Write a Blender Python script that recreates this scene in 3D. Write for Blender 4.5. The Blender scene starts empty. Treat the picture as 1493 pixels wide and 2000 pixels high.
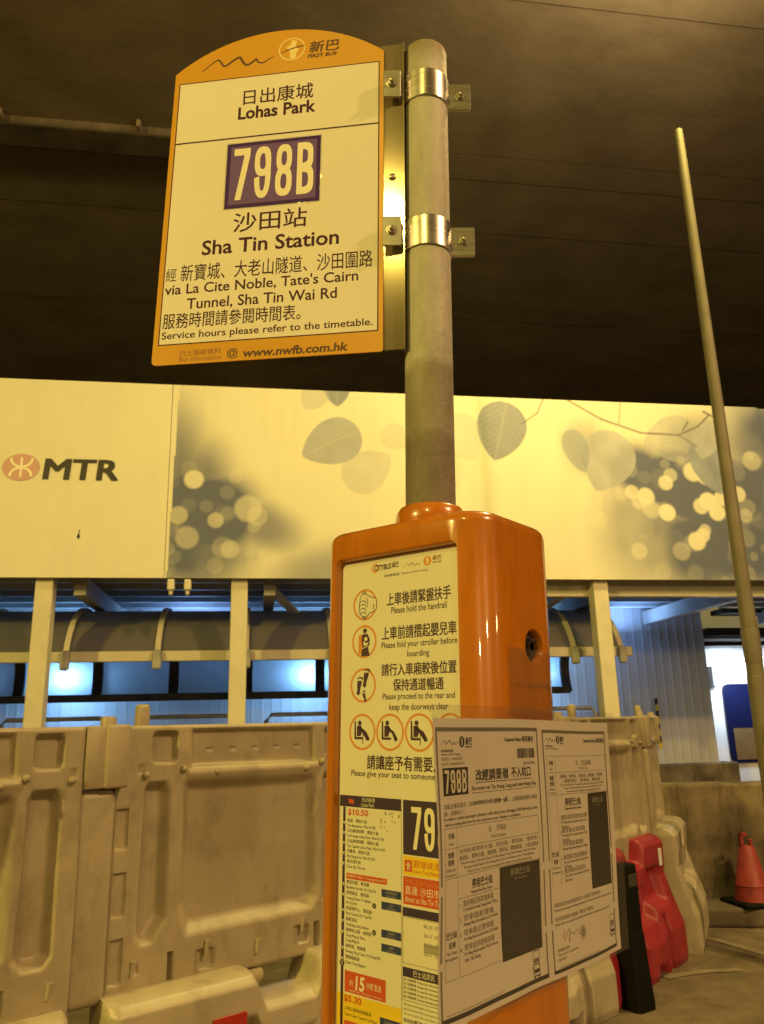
import bpy, bmesh, math, random
import numpy as np
from mathutils import Vector, Matrix
random.seed(7); rng = np.random.default_rng(7)
SC = bpy.context.scene; COL = SC.collection
R = math.radians

# ------------------------------------------------------------------ camera
EYE = 1.38
cd = bpy.data.cameras.new('camera'); cam = bpy.data.objects.new('camera', cd); COL.objects.link(cam); SC.camera = cam
cd.sensor_fit = 'VERTICAL'; cd.sensor_height = 24.0; cd.lens = 24.0 * 1557 / 2000
cd.clip_start = 0.05; cd.clip_end = 300
cam.matrix_world = Matrix(((0.999702537, 0.0243892947, 0, 0),
                           (0.00632162724, -0.259119703, -0.965824527, 0),
                           (-0.023555779, 0.965537230, -0.259196805, EYE),
                           (0, 0, 0, 1)))
cd.dof.use_dof = True; cd.dof.focus_distance = 1.25; cd.dof.aperture_fstop = 9.0
# ------------------------------------------------------------------ world: a night sky
W = bpy.data.worlds.new('World'); SC.world = W; W.use_nodes = True
nt = W.node_tree; bg = nt.nodes['Background']
sky = nt.nodes.new('ShaderNodeTexSky'); sky.sky_type = 'NISHITA'; sky.sun_disc = False
sky.sun_elevation = R(-4); sky.sun_rotation = R(200)
nt.links.new(sky.outputs[0], bg.inputs[0]); bg.inputs[1].default_value = 0.05
bg2 = nt.nodes.new('ShaderNodeBackground'); bg2.inputs[0].default_value = (1.0, .62, .26, 1); bg2.inputs[1].default_value = 0.03   # glow of the town
ad = nt.nodes.new('ShaderNodeAddShader'); nt.links.new(bg.outputs[0], ad.inputs[0]); nt.links.new(bg2.outputs[0], ad.inputs[1]); nt.links.new(ad.outputs[0], nt.nodes['World Output'].inputs[0])
SC.view_settings.view_transform = 'Standard'; SC.view_settings.look = 'None'
SC.view_settings.exposure = 0.0; SC.view_settings.gamma = 1.0
SC.cycles.use_denoising = True
SC.cycles.max_bounces = 8; SC.cycles.transparent_max_bounces = 16
SC.cycles.caustics_reflective = False; SC.cycles.caustics_refractive = False

SODIUM = (1.0, 0.75, 0.155); AMBER = (1.0, .60, .24); COOL = (0.26, 0.56, 1.0)
def lamp(name, loc, target, watts, size, color, spread=180):
    l = bpy.data.lights.new(name, 'AREA'); l.shape = 'DISK'; l.size = size; l.energy = watts; l.color = color; l.spread = R(spread)
    o = bpy.data.objects.new(name, l); COL.objects.link(o); o.location = loc
    o.rotation_euler = (Vector(target) - Vector(loc)).to_track_quat('-Z', 'Y').to_euler()
    return o
def bulb(name, loc, watts, radius, color):
    l = bpy.data.lights.new(name, 'POINT'); l.energy = watts; l.shadow_soft_size = radius; l.color = color
    o = bpy.data.objects.new(name, l); COL.objects.link(o); o.location = loc; return o
lamp('street_light', (-9.0, -5.2, 6.6), (0, 4.5, 2.0), 930, .45, SODIUM)
lamp('street_light', (6.2, -1.6, 7.2), (0, 3.5, 1.2), 490, .36, AMBER)
lamp('street_light', (-1.45, -4.3, 6.15), (0.3, 3.5, 1.5), 95, .20, SODIUM)
lamp('street_light', (2.55, 4.3, 7.0), (1.0, 7.0, 2.9), 125, .22, (.97, 0.78, 0.17), 150)
bulb('street_light', (2.75, 4.7, 7.4), 300, .12, (1.0, .74, .32))

for p, w in (((9, -24, 6.5), 450), ((17, -17, 6.5), 400), ((24, -5, 6.0), 150)):
    lamp('far_street_light', p, (0, 1, 1.2), w, .6, (1.0, .68, .26))
# ------------------------------------------------------------------ helpers
def link(o, parent=None):
    COL.objects.link(o)
    if parent: o.parent = parent
    return o
def tag(o, label=None, cat=None, group=None, kind=None):
    if label: o['label'] = label
    if cat: o['category'] = cat
    if group: o['group'] = group
    if kind: o['kind'] = kind
    return o
def empty(name, loc=(0, 0, 0), rz=0.0, ry=0.0):
    o = bpy.data.objects.new(name, None); o.empty_display_size = .1
    o.location = loc; o.rotation_euler = (0, ry, rz); return link(o)
def mesh_obj(name, V, F, mats, parent=None, fm=None, smooth=None):
    me = bpy.data.meshes.new(name)
    me.from_pydata([tuple(v) for v in V], [], [tuple(f) for f in F])
    for m in (mats if isinstance(mats, (list, tuple)) else [mats]): me.materials.append(m)
    if fm is not None: me.polygons.foreach_set('material_index', np.array(fm, dtype=np.int32))
    me.update()
    if smooth is not None:
        me.polygons.foreach_set('use_smooth', np.ones(len(me.polygons), dtype=bool))
        try: me.set_sharp_from_angle(angle=R(smooth))
        except Exception: pass
    return link(bpy.data.objects.new(name, me), parent)

class MB:
    """collects shapes, built as one mesh"""
    def __init__(s): s.V = []; s.F = []
    def add(s, V, F):
        k = len(s.V); s.V += [tuple(v) for v in V]; s.F += [tuple(i + k for i in f) for f in F]
    def bm(s, b):
        b.verts.ensure_lookup_table(); b.normal_update()
        idx = {v: i for i, v in enumerate(b.verts)}
        s.add([v.co.copy() for v in b.verts], [[idx[v] for v in f.verts] for f in b.faces]); b.free()
    def box(s, x0, y0, z0, x1, y1, z1, bev=0.0, seg=2, M=None):
        b = bmesh.new(); bmesh.ops.create_cube(b, size=1)
        for v in b.verts:
            v.co = Vector(((x0 + x1) / 2 + v.co.x * (x1 - x0), (y0 + y1) / 2 + v.co.y * (y1 - y0), (z0 + z1) / 2 + v.co.z * (z1 - z0)))
        if bev: bmesh.ops.bevel(b, geom=list(b.edges), offset=bev, segments=seg, profile=.5, affect='EDGES')
        if M: b.transform(M)
        s.bm(b)
    def lathe(s, prof, n=32, M=None, a0=0, a1=2 * math.pi):
        full = abs(a1 - a0 - 2 * math.pi) < 1e-6
        V = []; F = []; m = n if full else n + 1; L = len(prof)
        for i in range(m):
            a = a0 + (a1 - a0) * i / n
            for r, z in prof: V.append(Vector((r * math.cos(a), r * math.sin(a), z)))
        for i in range(n):
            j = (i + 1) % m
            for k in range(L - 1): F.append((i * L + k, j * L + k, j * L + k + 1, i * L + k + 1))
        if M: V = [M @ v for v in V]
        s.add(V, F)
    def tube(s, pts, r, n=10, cap=True):
        pts = [Vector(p) for p in pts]; V = []; F = []
        rs = r if isinstance(r, (list, tuple)) else [r] * len(pts)
        for i, p in enumerate(pts):
            d = (pts[min(i + 1, len(pts) - 1)] - pts[max(i - 1, 0)]).normalized()
            a = d.orthogonal() if abs(d.z) > .99 else d.cross(Vector((0, 0, 1)))
            a.normalize(); c = d.cross(a)
            for k in range(n):
                t = 2 * math.pi * k / n; V.append(p + a * math.cos(t) * rs[i] + c * math.sin(t) * rs[i])
        for i in range(len(pts) - 1):
            for k in range(n): F.append((i * n + k, i * n + (k + 1) % n, (i + 1) * n + (k + 1) % n, (i + 1) * n + k))
        if cap: F.append(tuple(range(n))[::-1]); F.append(tuple((len(pts) - 1) * n + k for k in range(n)))
        s.add(V, F)
    def bar(s, p, q, w, h, up=(0, 0, 1), bev=0.0):
        p, q = Vector(p), Vector(q); d = q - p; L = d.length; d.normalize()
        sd = d.cross(Vector(up)).normalized(); u = sd.cross(d)
        M = Matrix(((d.x, sd.x, u.x, p.x), (d.y, sd.y, u.y, p.y), (d.z, sd.z, u.z, p.z), (0, 0, 0, 1)))
        s.box(0, -w / 2, -h / 2, L, w / 2, h / 2, bev, 2, M)
    def build(s, name, mat, parent=None, smooth=None): return mesh_obj(name, s.V, s.F, mat, parent, None, smooth)

def mat(name, col, rough=.5, metal=0., var=.0, scale=8., bump=0., bscale=60., spec=.5, col2=None, streak=None, coat=0., grime=0., gscale=(9, 9, 1.2), gcol=(.35, .28, .2)):
    m = bpy.data.materials.new(name); m.use_nodes = True; t = m.node_tree; n = t.nodes; b = n['Principled BSDF']
    b.inputs['Roughness'].default_value = rough; b.inputs['Metallic'].default_value = metal
    b.inputs['Specular IOR Level'].default_value = spec; b.inputs['Coat Weight'].default_value = coat
    b.inputs['Coat Roughness'].default_value = .03
    c = (*col, 1)
    b.inputs['Base Color'].default_value = c
    if var or bump or col2:
        tc = n.new('ShaderNodeTexCoord'); mp = n.new('ShaderNodeMapping'); t.links.new(tc.outputs['Object'], mp.inputs[0])
        if streak: mp.inputs['Scale'].default_value = streak
    if var or col2:
        no = n.new('ShaderNodeTexNoise'); no.inputs['Scale'].default_value = scale; no.inputs['Detail'].default_value = 6; no.inputs['Roughness'].default_value = .62
        t.links.new(mp.outputs[0], no.inputs[0])
        r = n.new('ShaderNodeValToRGB'); r.color_ramp.elements[0].position = .32; r.color_ramp.elements[1].position = .68
        d = col2 if col2 else tuple(x * (1 - var) for x in col)
        r.color_ramp.elements[0].color = (*d, 1); r.color_ramp.elements[1].color = c
        t.links.new(no.outputs[0], r.inputs[0]); t.links.new(r.outputs[0], b.inputs['Base Color'])
        mr = n.new('ShaderNodeMapRange'); mr.inputs[3].default_value = min(1, rough + .12); mr.inputs[4].default_value = max(.03, rough - .06)
        t.links.new(no.outputs[0], mr.inputs[0]); t.links.new(mr.outputs[0], b.inputs['Roughness'])
    if grime:
        if not (var or bump or col2): tc = n.new('ShaderNodeTexCoord')
        m2 = n.new('ShaderNodeMapping'); m2.inputs['Scale'].default_value = gscale; t.links.new(tc.outputs['Object'], m2.inputs[0])
        n3 = n.new('ShaderNodeTexNoise'); n3.inputs['Scale'].default_value = 1; n3.inputs['Detail'].default_value = 9; n3.inputs['Roughness'].default_value = .7; t.links.new(m2.outputs[0], n3.inputs[0])
        r3 = n.new('ShaderNodeValToRGB'); r3.color_ramp.elements[0].position = .50; r3.color_ramp.elements[1].position = .72
        r3.color_ramp.elements[0].color = (0, 0, 0, 1); r3.color_ramp.elements[1].color = (grime, grime, grime, 1); t.links.new(n3.outputs[0], r3.inputs[0])
        mx = n.new('ShaderNodeMix'); mx.data_type = 'RGBA'; mx.blend_type = 'MULTIPLY'; t.links.new(r3.outputs[0], mx.inputs['Factor'])
        src = b.inputs['Base Color'].links[0].from_socket if b.inputs['Base Color'].links else None
        if src: t.links.new(src, mx.inputs['A'])
        else: mx.inputs['A'].default_value = c
        mx.inputs['B'].default_value = (*gcol, 1); t.links.new(mx.outputs['Result'], b.inputs['Base Color'])
    if bump:
        n2 = n.new('ShaderNodeTexNoise'); n2.inputs['Scale'].default_value = bscale; n2.inputs['Detail'].default_value = 8
        bp = n.new('ShaderNodeBump'); bp.inputs['Strength'].default_value = bump; bp.inputs['Distance'].default_value = .004
        t.links.new(tc.outputs['Object'], n2.inputs[0]); t.links.new(n2.outputs[0], bp.inputs['Height']); t.links.new(bp.outputs[0], b.inputs['Normal'])
    return m

# ------------------------------------------------------------------ printing: text and flat shapes, in millimetres
_tc = {}
def glyphs(s, bold=0.0, shear=0.0, res=3):
    k = (s, bold, shear)
    if k in _tc: return _tc[k]
    c = bpy.data.curves.new('t', 'FONT'); c.body = s; c.resolution_u = res; c.offset = bold; c.shear = shear
    o = bpy.data.objects.new('t', c); COL.objects.link(o); bpy.context.view_layer.update()
    ev = o.evaluated_get(bpy.context.evaluated_depsgraph_get()); me = bpy.data.meshes.new_from_object(ev)
    V = np.array([(v.co.x, v.co.y) for v in me.vertices]).reshape(-1, 2); F = []
    for p in me.polygons:
        a = list(p.vertices)
        area = sum(V[a[i]][0] * V[a[(i + 1) % len(a)]][1] - V[a[(i + 1) % len(a)]][0] * V[a[i]][1] for i in range(len(a)))
        F.append(a if area >= 0 else a[::-1])
    bpy.data.objects.remove(o); bpy.data.curves.remove(c); bpy.data.meshes.remove(me)
    _tc[k] = (V, F); return _tc[k]
class Print:
    EPS = 0.00012
    def __init__(s, mp, seg=None): s.mp = mp; s.V = []; s.F = []; s.fm = []; s.mats = []; s.seg = seg
    def mi(s, m):
        if m not in s.mats: s.mats.append(m)
        return s.mats.index(m)
    def add(s, V, F, m, layer):
        k = len(s.V); i = s.mi(m)
        for x, y in V: s.V.append(s.mp(x, y, layer * s.EPS))
        for f in F: s.F.append([j + k for j in f]); s.fm.append(i)
    def rect(s, x0, y0, x1, y1, m, layer=1):
        n = max(1, int(abs(x1 - x0) / s.seg)) if s.seg else 1
        k = max(1, int(abs(y1 - y0) / s.seg)) if s.seg else 1
        V = [(x0 + (x1 - x0) * i / n, y0 + (y1 - y0) * j / k) for i in range(n + 1) for j in range(k + 1)]
        F = [(i * (k + 1) + j, (i + 1) * (k + 1) + j, (i + 1) * (k + 1) + j + 1, i * (k + 1) + j + 1) for i in range(n) for j in range(k)]
        s.add(V, F, m, layer)
    def frame(s, x0, y0, x1, y1, w, m, layer=1):
        s.rect(x0, y0, x1, y0 + w, m, layer); s.rect(x0, y1 - w, x1, y1, m, layer)
        s.rect(x0, y0 + w, x0 + w, y1 - w, m, layer); s.rect(x1 - w, y0 + w, x1, y1 - w, m, layer)
    def poly(s, pts, m, layer=1):
        a = sum(pts[i][0] * pts[(i + 1) % len(pts)][1] - pts[(i + 1) % len(pts)][0] * pts[i][1] for i in range(len(pts)))
        if a < 0: pts = pts[::-1]
        s.add(pts, [list(range(len(pts)))], m, layer)
    def disc(s, x, y, rx, m, layer=1, ry=None, n=28):
        ry = ry or rx; s.poly([(x + rx * math.cos(6.28319 * i / n), y + ry * math.sin(6.28319 * i / n)) for i in range(n)], m, layer)
    def ring(s, x, y, r, w, m, layer=1, n=40):
        V = []; F = []
        for i in range(n):
            a = 2 * math.pi * i / n; V += [(x + r * math.cos(a), y + r * math.sin(a)), (x + (r - w) * math.cos(a), y + (r - w) * math.sin(a))]
        for i in range(n): j = (i + 1) % n; F.append((2 * i, 2 * j, 2 * j + 1, 2 * i + 1))
        s.add(V, F, m, layer)
    def line(s, pts, w, m, layer=1, taper=False):
        P = [Vector(p) for p in pts]; V = []; F = []
        for i, p in enumerate(P):
            d = (P[min(i + 1, len(P) - 1)] - P[max(0, i - 1)]).normalized(); nn = Vector((-d.y, d.x))
            ww = w * (.35 + .65 * math.sin(math.pi * (i + .6) / (len(P) + .2))) if taper else w
            V += [p - nn * ww / 2, p + nn * ww / 2]
        for i in range(len(P) - 1): F.append((2 * i, 2 * i + 2, 2 * i + 3, 2 * i + 1))
        s.add([(v.x, v.y) for v in V], F, m, layer)
    def curve(s, pts, w, m, layer=1, taper=True):
        P = [Vector(p) for p in pts]; out = []
        for i in range(len(P) - 1):
            a, b, c, d = P[max(0, i - 1)], P[i], P[i + 1], P[min(len(P) - 1, i + 2)]
            for k in range(6):
                t = k / 6; out.append(.5 * (2 * b + (c - a) * t + (2 * a - 5 * b + 4 * c - d) * t * t + (3 * b - a - 3 * c + d) * t ** 3))
        out.append(P[-1]); s.line(out, w, m, layer, taper)
    def strike(s, V, F, m, layer, w, h):
        for k, (a, c) in enumerate(((0, 0), (-w, -h), (w, h), (-w, h), (w, -h))): s.add([(x + a, y + c) for x, y in V], F, m, layer + .17 * k)
    def tbox(s, txt, x0, y0, x1, y1, m, layer=2, bold=0.0, shear=0.0):
        multi = bold > 0 and (txt == 'MTR' or any(ord(c) > 0x2e80 for c in txt))
        V, F = glyphs(txt, 0. if multi else bold, shear)
        if not len(V): return
        a, b = V.min(0), V.max(0); k = np.array([x1 - x0, y1 - y0]) / np.maximum(b - a, 1e-6)
        U = (V - a) * k + np.array([x0, y0])
        if multi: return s.strike([tuple(u) for u in U], F, m, layer, bold * k[0], bold * k[1] * .7)
        s.add([tuple(u) for u in U], F, m, layer)
    def text(s, txt, x, y, size, m, layer=2, align='l', bold=0.0, sx=1.0, shear=0.0):
        V, F = glyphs(txt, bold, shear)
        if not len(V): return
        U = V * np.array([size * sx, size]); w = U[:, 0].max()
        U = U + np.array([x - (w if align == 'r' else w / 2 if align == 'c' else 0), y])
        s.add([tuple(u) for u in U], F, m, layer)
    def bowl(s, x0, y0, x1, y1, tx, ty, m, layer, a0=0., a1=360., e=2.6, n=36):
        V = []; cx, cy, rx, ry = (x0 + x1) / 2, (y0 + y1) / 2, (x1 - x0) / 2, (y1 - y0) / 2; F = []
        for i in range(n + 1):
            a = R(a0 + (a1 - a0) * i / n); c, q = math.cos(a), math.sin(a)
            c, q = math.copysign(abs(c) ** (2 / e), c), math.copysign(abs(q) ** (2 / e), q)
            V += [(cx + rx * c, cy + ry * q), (cx + (rx - tx) * c, cy + (ry - ty) * q)]
            if i: F.append((2 * i - 2, 2 * i, 2 * i + 1, 2 * i - 1))
        s.add(V, F, m, layer)
    def figures(s, x0, y0, x1, y1, m, layer=3):
        gap = .06 * (x1 - x0); w = (x1 - x0 - 3 * gap) / 4; h = y1 - y0; tx = w * .32; ty = h * .135
        X = lambda i: x0 + i * (w + gap)
        a = X(0); s.poly([(a, y1), (a + w, y1), (a + w, y1 - ty), (a + .52 * w, y0), (a + .16 * w, y0), (a + .64 * w, y1 - ty), (a, y1 - ty)], m, layer)
        a = X(1); s.bowl(a, y0 + .42 * h, a + w, y1, tx, ty, m, layer); s.bowl(a, y0, a + w, y1, tx, ty, m, layer + .2, -172, 60)
        a = X(2); s.bowl(a + .03 * w, y0 + .455 * h, a + .97 * w, y1, tx * .96, ty, m, layer); s.bowl(a, y0, a + w, y0 + .56 * h, tx, ty, m, layer + .2)
        a = X(3); s.rect(a, y0, a + tx, y1, m, layer)
        s.bowl(a - w * .45, y0 + .465 * h, a + .96 * w, y1, tx, ty, m, layer + .2, -90, 90, 3.4); s.bowl(a - w * .45, y0, a + w, y0 + .555 * h, tx, ty, m, layer + .4, -90, 90, 3.4)
    def build(s, name, parent=None):
        return mesh_obj(name, s.V, s.F, s.mats, parent, s.fm)

# ------------------------------------------------------------------ materials
M_asphalt = mat('worn_asphalt', (.215, .17, .12), .85, var=.5, scale=5, bump=1., bscale=110, grime=.8, gscale=(60, 60, 60), gcol=(.55, .52, .5))
M_conc = mat('stained_concrete', (.29, .235, .155), .9, col2=(.07, .055, .038), scale=3.2, bump=.7, bscale=28, grime=1., gscale=(4.5, 4.5, 1.0), gcol=(.22, .19, .15))
M_conc_dark = mat('viaduct_concrete', (.29, .235, .18), .95, col2=(.19, .15, .115), scale=1.3, bump=.5, bscale=14, streak=(.7, 1.0, .5), grime=.45, gscale=(.7, 1.4, 1), gcol=(.5, .46, .42))
M_kerb = mat('kerb_concrete', (.15, .12, .09), .9, var=.6, scale=3, bump=.7, bscale=40)
M_line = mat('worn_road_paint', (.29, .25, .185), .85, col2=(.19, .155, .115), scale=7, bump=.9, bscale=90)
M_orange = mat('orange_fibreglass', (.60, .195, .012), .24, var=.12, scale=3, coat=1., bump=.07, bscale=7, grime=.5, gscale=(16, 16, 4), gcol=(.5, .45, .5))
M_orange_plate = mat('orange_enamel', (.66, .33, .010), .32, var=.05, scale=5)
M_white = mat('white_sign_sheet', (.82, .78, .70), .55, var=.05, scale=3)
M_paper = mat('white_poster_paper', (.80, .76, .66), .5, var=.05, scale=6)
M_notice = mat('white_notice_paper', (.88, .81, .74), .34, var=.05, scale=9)
M_ink = mat('purple_ink', (.075, .028, .055), .7, spec=.12)
M_inkp = mat('poster_violet_ink', (.065, .030, .06), .5)
M_black = mat('black_toner', (.022, .019, .016), .5)
M_grey = mat('grey_toner', (.20, .18, .155), .5)
M_ltgrey = mat('light_grey_toner', (.38, .35, .30), .5)
M_plum = mat('plum_sticker', (.062, .024, .16), .6, spec=.12)
M_plum2 = mat('faded_plum', (.165, .098, .32), .6, spec=.12)
M_cream = mat('cream_lettering', (.86, .80, .66), .4)
M_porange = mat('poster_orange', (.70, .27, .05), .5)
M_pred = mat('poster_red', (.62, .10, .035), .5)
M_pyel = mat('poster_yellow', (.85, .60, .03), .5)
M_pblue = mat('poster_blue', (.035, .05, .17), .5)
M_pnavy = mat('poster_navy', (.05, .03, .075), .5)
M_steel = mat('galvanised_pole', (.46, .43, .37), .55, metal=.15, col2=(.34, .31, .26), scale=14, bump=.35, bscale=70, streak=(1, 1, .22))
M_wear = mat('weathered_pole', (.54, .52, .47), .6, metal=.1, col2=(.36, .34, .29), scale=17, bump=.4, bscale=70, streak=(1, 1, .3), grime=.35, gscale=(30, 30, 9), gcol=(.5, .47, .42))
def wear(m):
    t = m.node_tree; n = t.nodes; b = n['Principled BSDF']; src = b.inputs['Base Color'].links[0].from_socket
    tc = n.new('ShaderNodeTexCoord'); sp = n.new('ShaderNodeSeparateXYZ'); no = n.new('ShaderNodeTexNoise'); no.inputs['Scale'].default_value = 38; no.inputs['Detail'].default_value = 8
    t.links.new(tc.outputs['Object'], sp.inputs[0]); t.links.new(tc.outputs['Object'], no.inputs[0])
    a = n.new('ShaderNodeMath'); a.operation = 'MULTIPLY_ADD'; a.inputs[1].default_value = .035; t.links.new(no.outputs[0], a.inputs[0]); t.links.new(sp.outputs['Z'], a.inputs[2])
    r = n.new('ShaderNodeValToRGB'); mr = n.new('ShaderNodeMapRange'); mr.inputs[1].default_value = 1.6; mr.inputs[2].default_value = 2.6; t.links.new(a.outputs[0], mr.inputs[0]); t.links.new(mr.outputs[0], r.inputs[0])
    e = r.color_ramp.elements; e[0].position = .0; e[0].color = (.50, .46, .40, 1); e[1].position = 1.; e[1].color = (.70, .62, .50, 1)
    for p, c in ((.195, (.42, .38, .32, 1)), (.215, (.62, .58, .5, 1)), (.31, (.60, .56, .48, 1)), (.325, (1, 1, 1, 1)), (.86, (1, 1, 1, 1)), (.90, (.66, .58, .46, 1))):
        x = e.new(p); x.color = c
    mx = n.new('ShaderNodeMix'); mx.data_type = 'RGBA'; mx.blend_type = 'MULTIPLY'; mx.inputs['Factor'].default_value = 1
    t.links.new(src, mx.inputs['A']); t.links.new(r.outputs[0], mx.inputs['B']); t.links.new(mx.outputs['Result'], b.inputs['Base Color'])
wear(M_wear)
M_band = mat('brushed_stainless', (.72, .70, .66), .26, metal=1., var=.12, scale=60, streak=(.2, .2, 3))
M_strip = mat('brushed_channel', (.42, .36, .23), .10, metal=.60)
M_bolt = mat('zinc_bolt', (.52, .48, .40), .35, metal=1.)
M_barrier = mat('weathered_white_plastic', (.44, .38, .27), .42, var=.22, scale=3.5, bump=.10, bscale=14, grime=.55, gscale=(9, 9, 5), gcol=(.45, .4, .33))
M_barrier2 = mat('white_plastic_base', (.52, .46, .34), .36, var=.25, scale=4, bump=.10, bscale=14, grime=.6, gscale=(6, 6, 3))
M_redp = mat('red_plastic', (.38, .028, .052), .40, var=.25, scale=5, bump=.08, bscale=12, grime=.7, gscale=(6, 6, 2))
M_reflect = mat('red_reflective_sheet', (.50, .035, .02), .3, var=.2, scale=30)
M_cone = mat('cone_plastic', (.34, .044, .044), .5, var=.25, scale=9, grime=.6, gscale=(20, 20, 8))
M_rubber = mat('black_rubber', (.006, .0055, .005), .75, bump=.3, bscale=30, spec=.15)
M_cream_paint = mat('cream_painted_steel', (.70, .66, .52), .5, var=.14, scale=5, bump=.08, bscale=30)
M_grey_paint = mat('grey_painted_steel', (.42, .42, .40), .5, var=.2, scale=6)
M_dark_steel = mat('dark_frame_steel', (.05, .05, .055), .5, var=.3, scale=8)
M_corr = mat('corrugated_sheet', (.62, .64, .66), .45, var=.16, scale=2.5, streak=(1, 1, .2))
M_roof = mat('roof_sheet', (.45, .47, .5), .5, var=.2, scale=3)
M_lamp_pole = mat('lamp_pole_paint', (.21, .185, .135), .55, var=.25, scale=6)
M_navy = mat('navy_gloss_panel', (.006, .009, .045), .2)
M_cabin = mat('white_cabin_panel', (.8, .82, .85), .4, var=.05, scale=3)
M_tape = mat('hazard_tape_black', (.02, .02, .02), .5)
M_tapey = mat('hazard_tape_yellow', (.75, .55, .05), .5)
M_hole = mat('dark_lock_recess', (.03, .02, .015), .6)  # near-black colour stands in for the shade inside the lock hole
def emit(name, col, st):
    m = bpy.data.materials.new(name); m.use_nodes = True; b = m.node_tree.nodes['Principled BSDF']
    b.inputs['Base Color'].default_value = (.8, .8, .8, 1); b.inputs['Emission Color'].default_value = (*col, 1); b.inputs['Emission Strength'].default_value = st
    return m
M_tube = emit('fluorescent_tube', (.85, .93, 1.0), 5)
M_sodium = emit('sodium_lens', (1., .75, .3), 60)
def polycarb(nm='translucent_polycarbonate', mixf=.42, dcol=(.15, .145, .125)):
    m = bpy.data.materials.new(nm); m.use_nodes = True; t = m.node_tree; n = t.nodes
    out = n['Material Output']; n.remove(n['Principled BSDF'])
    a = n.new('ShaderNodeBsdfTranslucent'); a.inputs[0].default_value = (.52, .60, .68, 1)
    d = n.new('ShaderNodeBsdfDiffuse'); d.inputs[0].default_value = (*dcol, 1)
    g = n.new('ShaderNodeBsdfGlossy'); g.inputs[0].default_value = (.8, .8, .8, 1); g.inputs['Roughness'].default_value = .22
    x = n.new('ShaderNodeMixShader'); x.inputs[0].default_value = mixf; t.links.new(d.outputs[0], x.inputs[1]); t.links.new(a.outputs[0], x.inputs[2])
    y = n.new('ShaderNodeMixShader'); y.inputs[0].default_value = .06; t.links.new(x.outputs[0], y.inputs[1]); t.links.new(g.outputs[0], y.inputs[2])
    t.links.new(y.outputs[0], out.inputs[0]); return m
M_poly = polycarb(); M_poly_dimmed = polycarb('dimmed_polycarbonate', .12, (.17, .16, .13))  # second copy is less translucent, to dim the lamp glow through the front half
def film():
    m = bpy.data.materials.new('clear_laminate_film'); m.use_nodes = True; t = m.node_tree; n = t.nodes
    out = n['Material Output']; n.remove(n['Principled BSDF'])
    tr = n.new('ShaderNodeBsdfTransparent'); tr.inputs[0].default_value = (.93, .93, .93, 1)
    g = n.new('ShaderNodeBsdfGlossy'); g.inputs['Roughness'].default_value = .12
    d = n.new('ShaderNodeBsdfDiffuse'); d.inputs[0].default_value = (.7, .68, .62, 1)
    tc = n.new('ShaderNodeTexCoord'); no = n.new('ShaderNodeTexNoise'); no.inputs['Scale'].default_value = 25; no.inputs['Detail'].default_value = 3
    bp = n.new('ShaderNodeBump'); bp.inputs['Strength'].default_value = .5; bp.inputs['Distance'].default_value = .004
    t.links.new(tc.outputs['Object'], no.inputs[0]); t.links.new(no.outputs[0], bp.inputs['Height']); t.links.new(bp.outputs[0], g.inputs['Normal'])
    a = n.new('ShaderNodeMixShader'); a.inputs[0].default_value = .035; t.links.new(tr.outputs[0], a.inputs[1]); t.links.new(d.outputs[0], a.inputs[2])
    b = n.new('ShaderNodeMixShader'); b.inputs[0].default_value = .14; t.links.new(a.outputs[0], b.inputs[1]); t.links.new(g.outputs[0], b.inputs[2])
    t.links.new(b.outputs[0], out.inputs[0]); return m
M_film = film()
def vcol_mat(name, rough=.55):
    m = bpy.data.materials.new(name); m.use_nodes = True; t = m.node_tree
    a = t.nodes.new('ShaderNodeVertexColor'); a.layer_name = 'artwork'; b = t.nodes['Principled BSDF']
    b.inputs['Roughness'].default_value = rough; t.links.new(a.outputs[0], b.inputs['Base Color']); return m
M_art = vcol_mat('printed_vinyl')

# ================================================================== SETTING
def sheet(name, x0, y0, x1, y1, z, m, n=1):
    V = [(x0 + (x1 - x0) * i / n, y0 + (y1 - y0) * j / n, z) for i in range(n + 1) for j in range(n + 1)]
    F = [(i * (n + 1) + j, (i + 1) * (n + 1) + j, (i + 1) * (n + 1) + j + 1, i * (n + 1) + j + 1) for i in range(n) for j in range(n)]
    return mesh_obj(name, V, F, m)
tag(sheet('road', -90, -60, 90, 120, 0, M_asphalt), kind='structure')
def road_line(pts, w, label):
    b = MB(); P = [Vector((*p, 0)) for p in pts]; V = []; F = []
    for i, p in enumerate(P):
        d = (P[min(i + 1, len(P) - 1)] - P[max(i - 1, 0)]).normalized(); nn = Vector((-d.y, d.x, 0)); ww = w * random.uniform(.75, 1.1)
        V += [p - nn * ww / 2 + Vector((0, 0, .004)), p + nn * ww / 2 + Vector((0, 0, .004))]
    F = [(2 * i, 2 * i + 2, 2 * i + 3, 2 * i + 1) for i in range(len(P) - 1)]
    b.add(V, F); return tag(b.build('road_line', M_line), kind='structure')
road_line([(2.02, 5.74), (2.09, 5.66), (2.16, 5.52), (2.24, 5.32), (2.4, 4.9), (2.6, 4.2)], .08, '')
road_line([(1.50, 4.92), (1.62, 4.98), (1.78, 5.02), (1.96, 5.04)], .07, '')

# fascia axes: origin (0,7,0), along = EA, away from the camera = NA
FY = R(8.944); EA = Vector((math.cos(FY), math.sin(FY), 0)); NA = Vector((-math.sin(FY), math.cos(FY), 0))
def FP(s, off, z): return Vector((0, 7, 0)) + EA * s + NA * off + Vector((0, 0, z))

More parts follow.
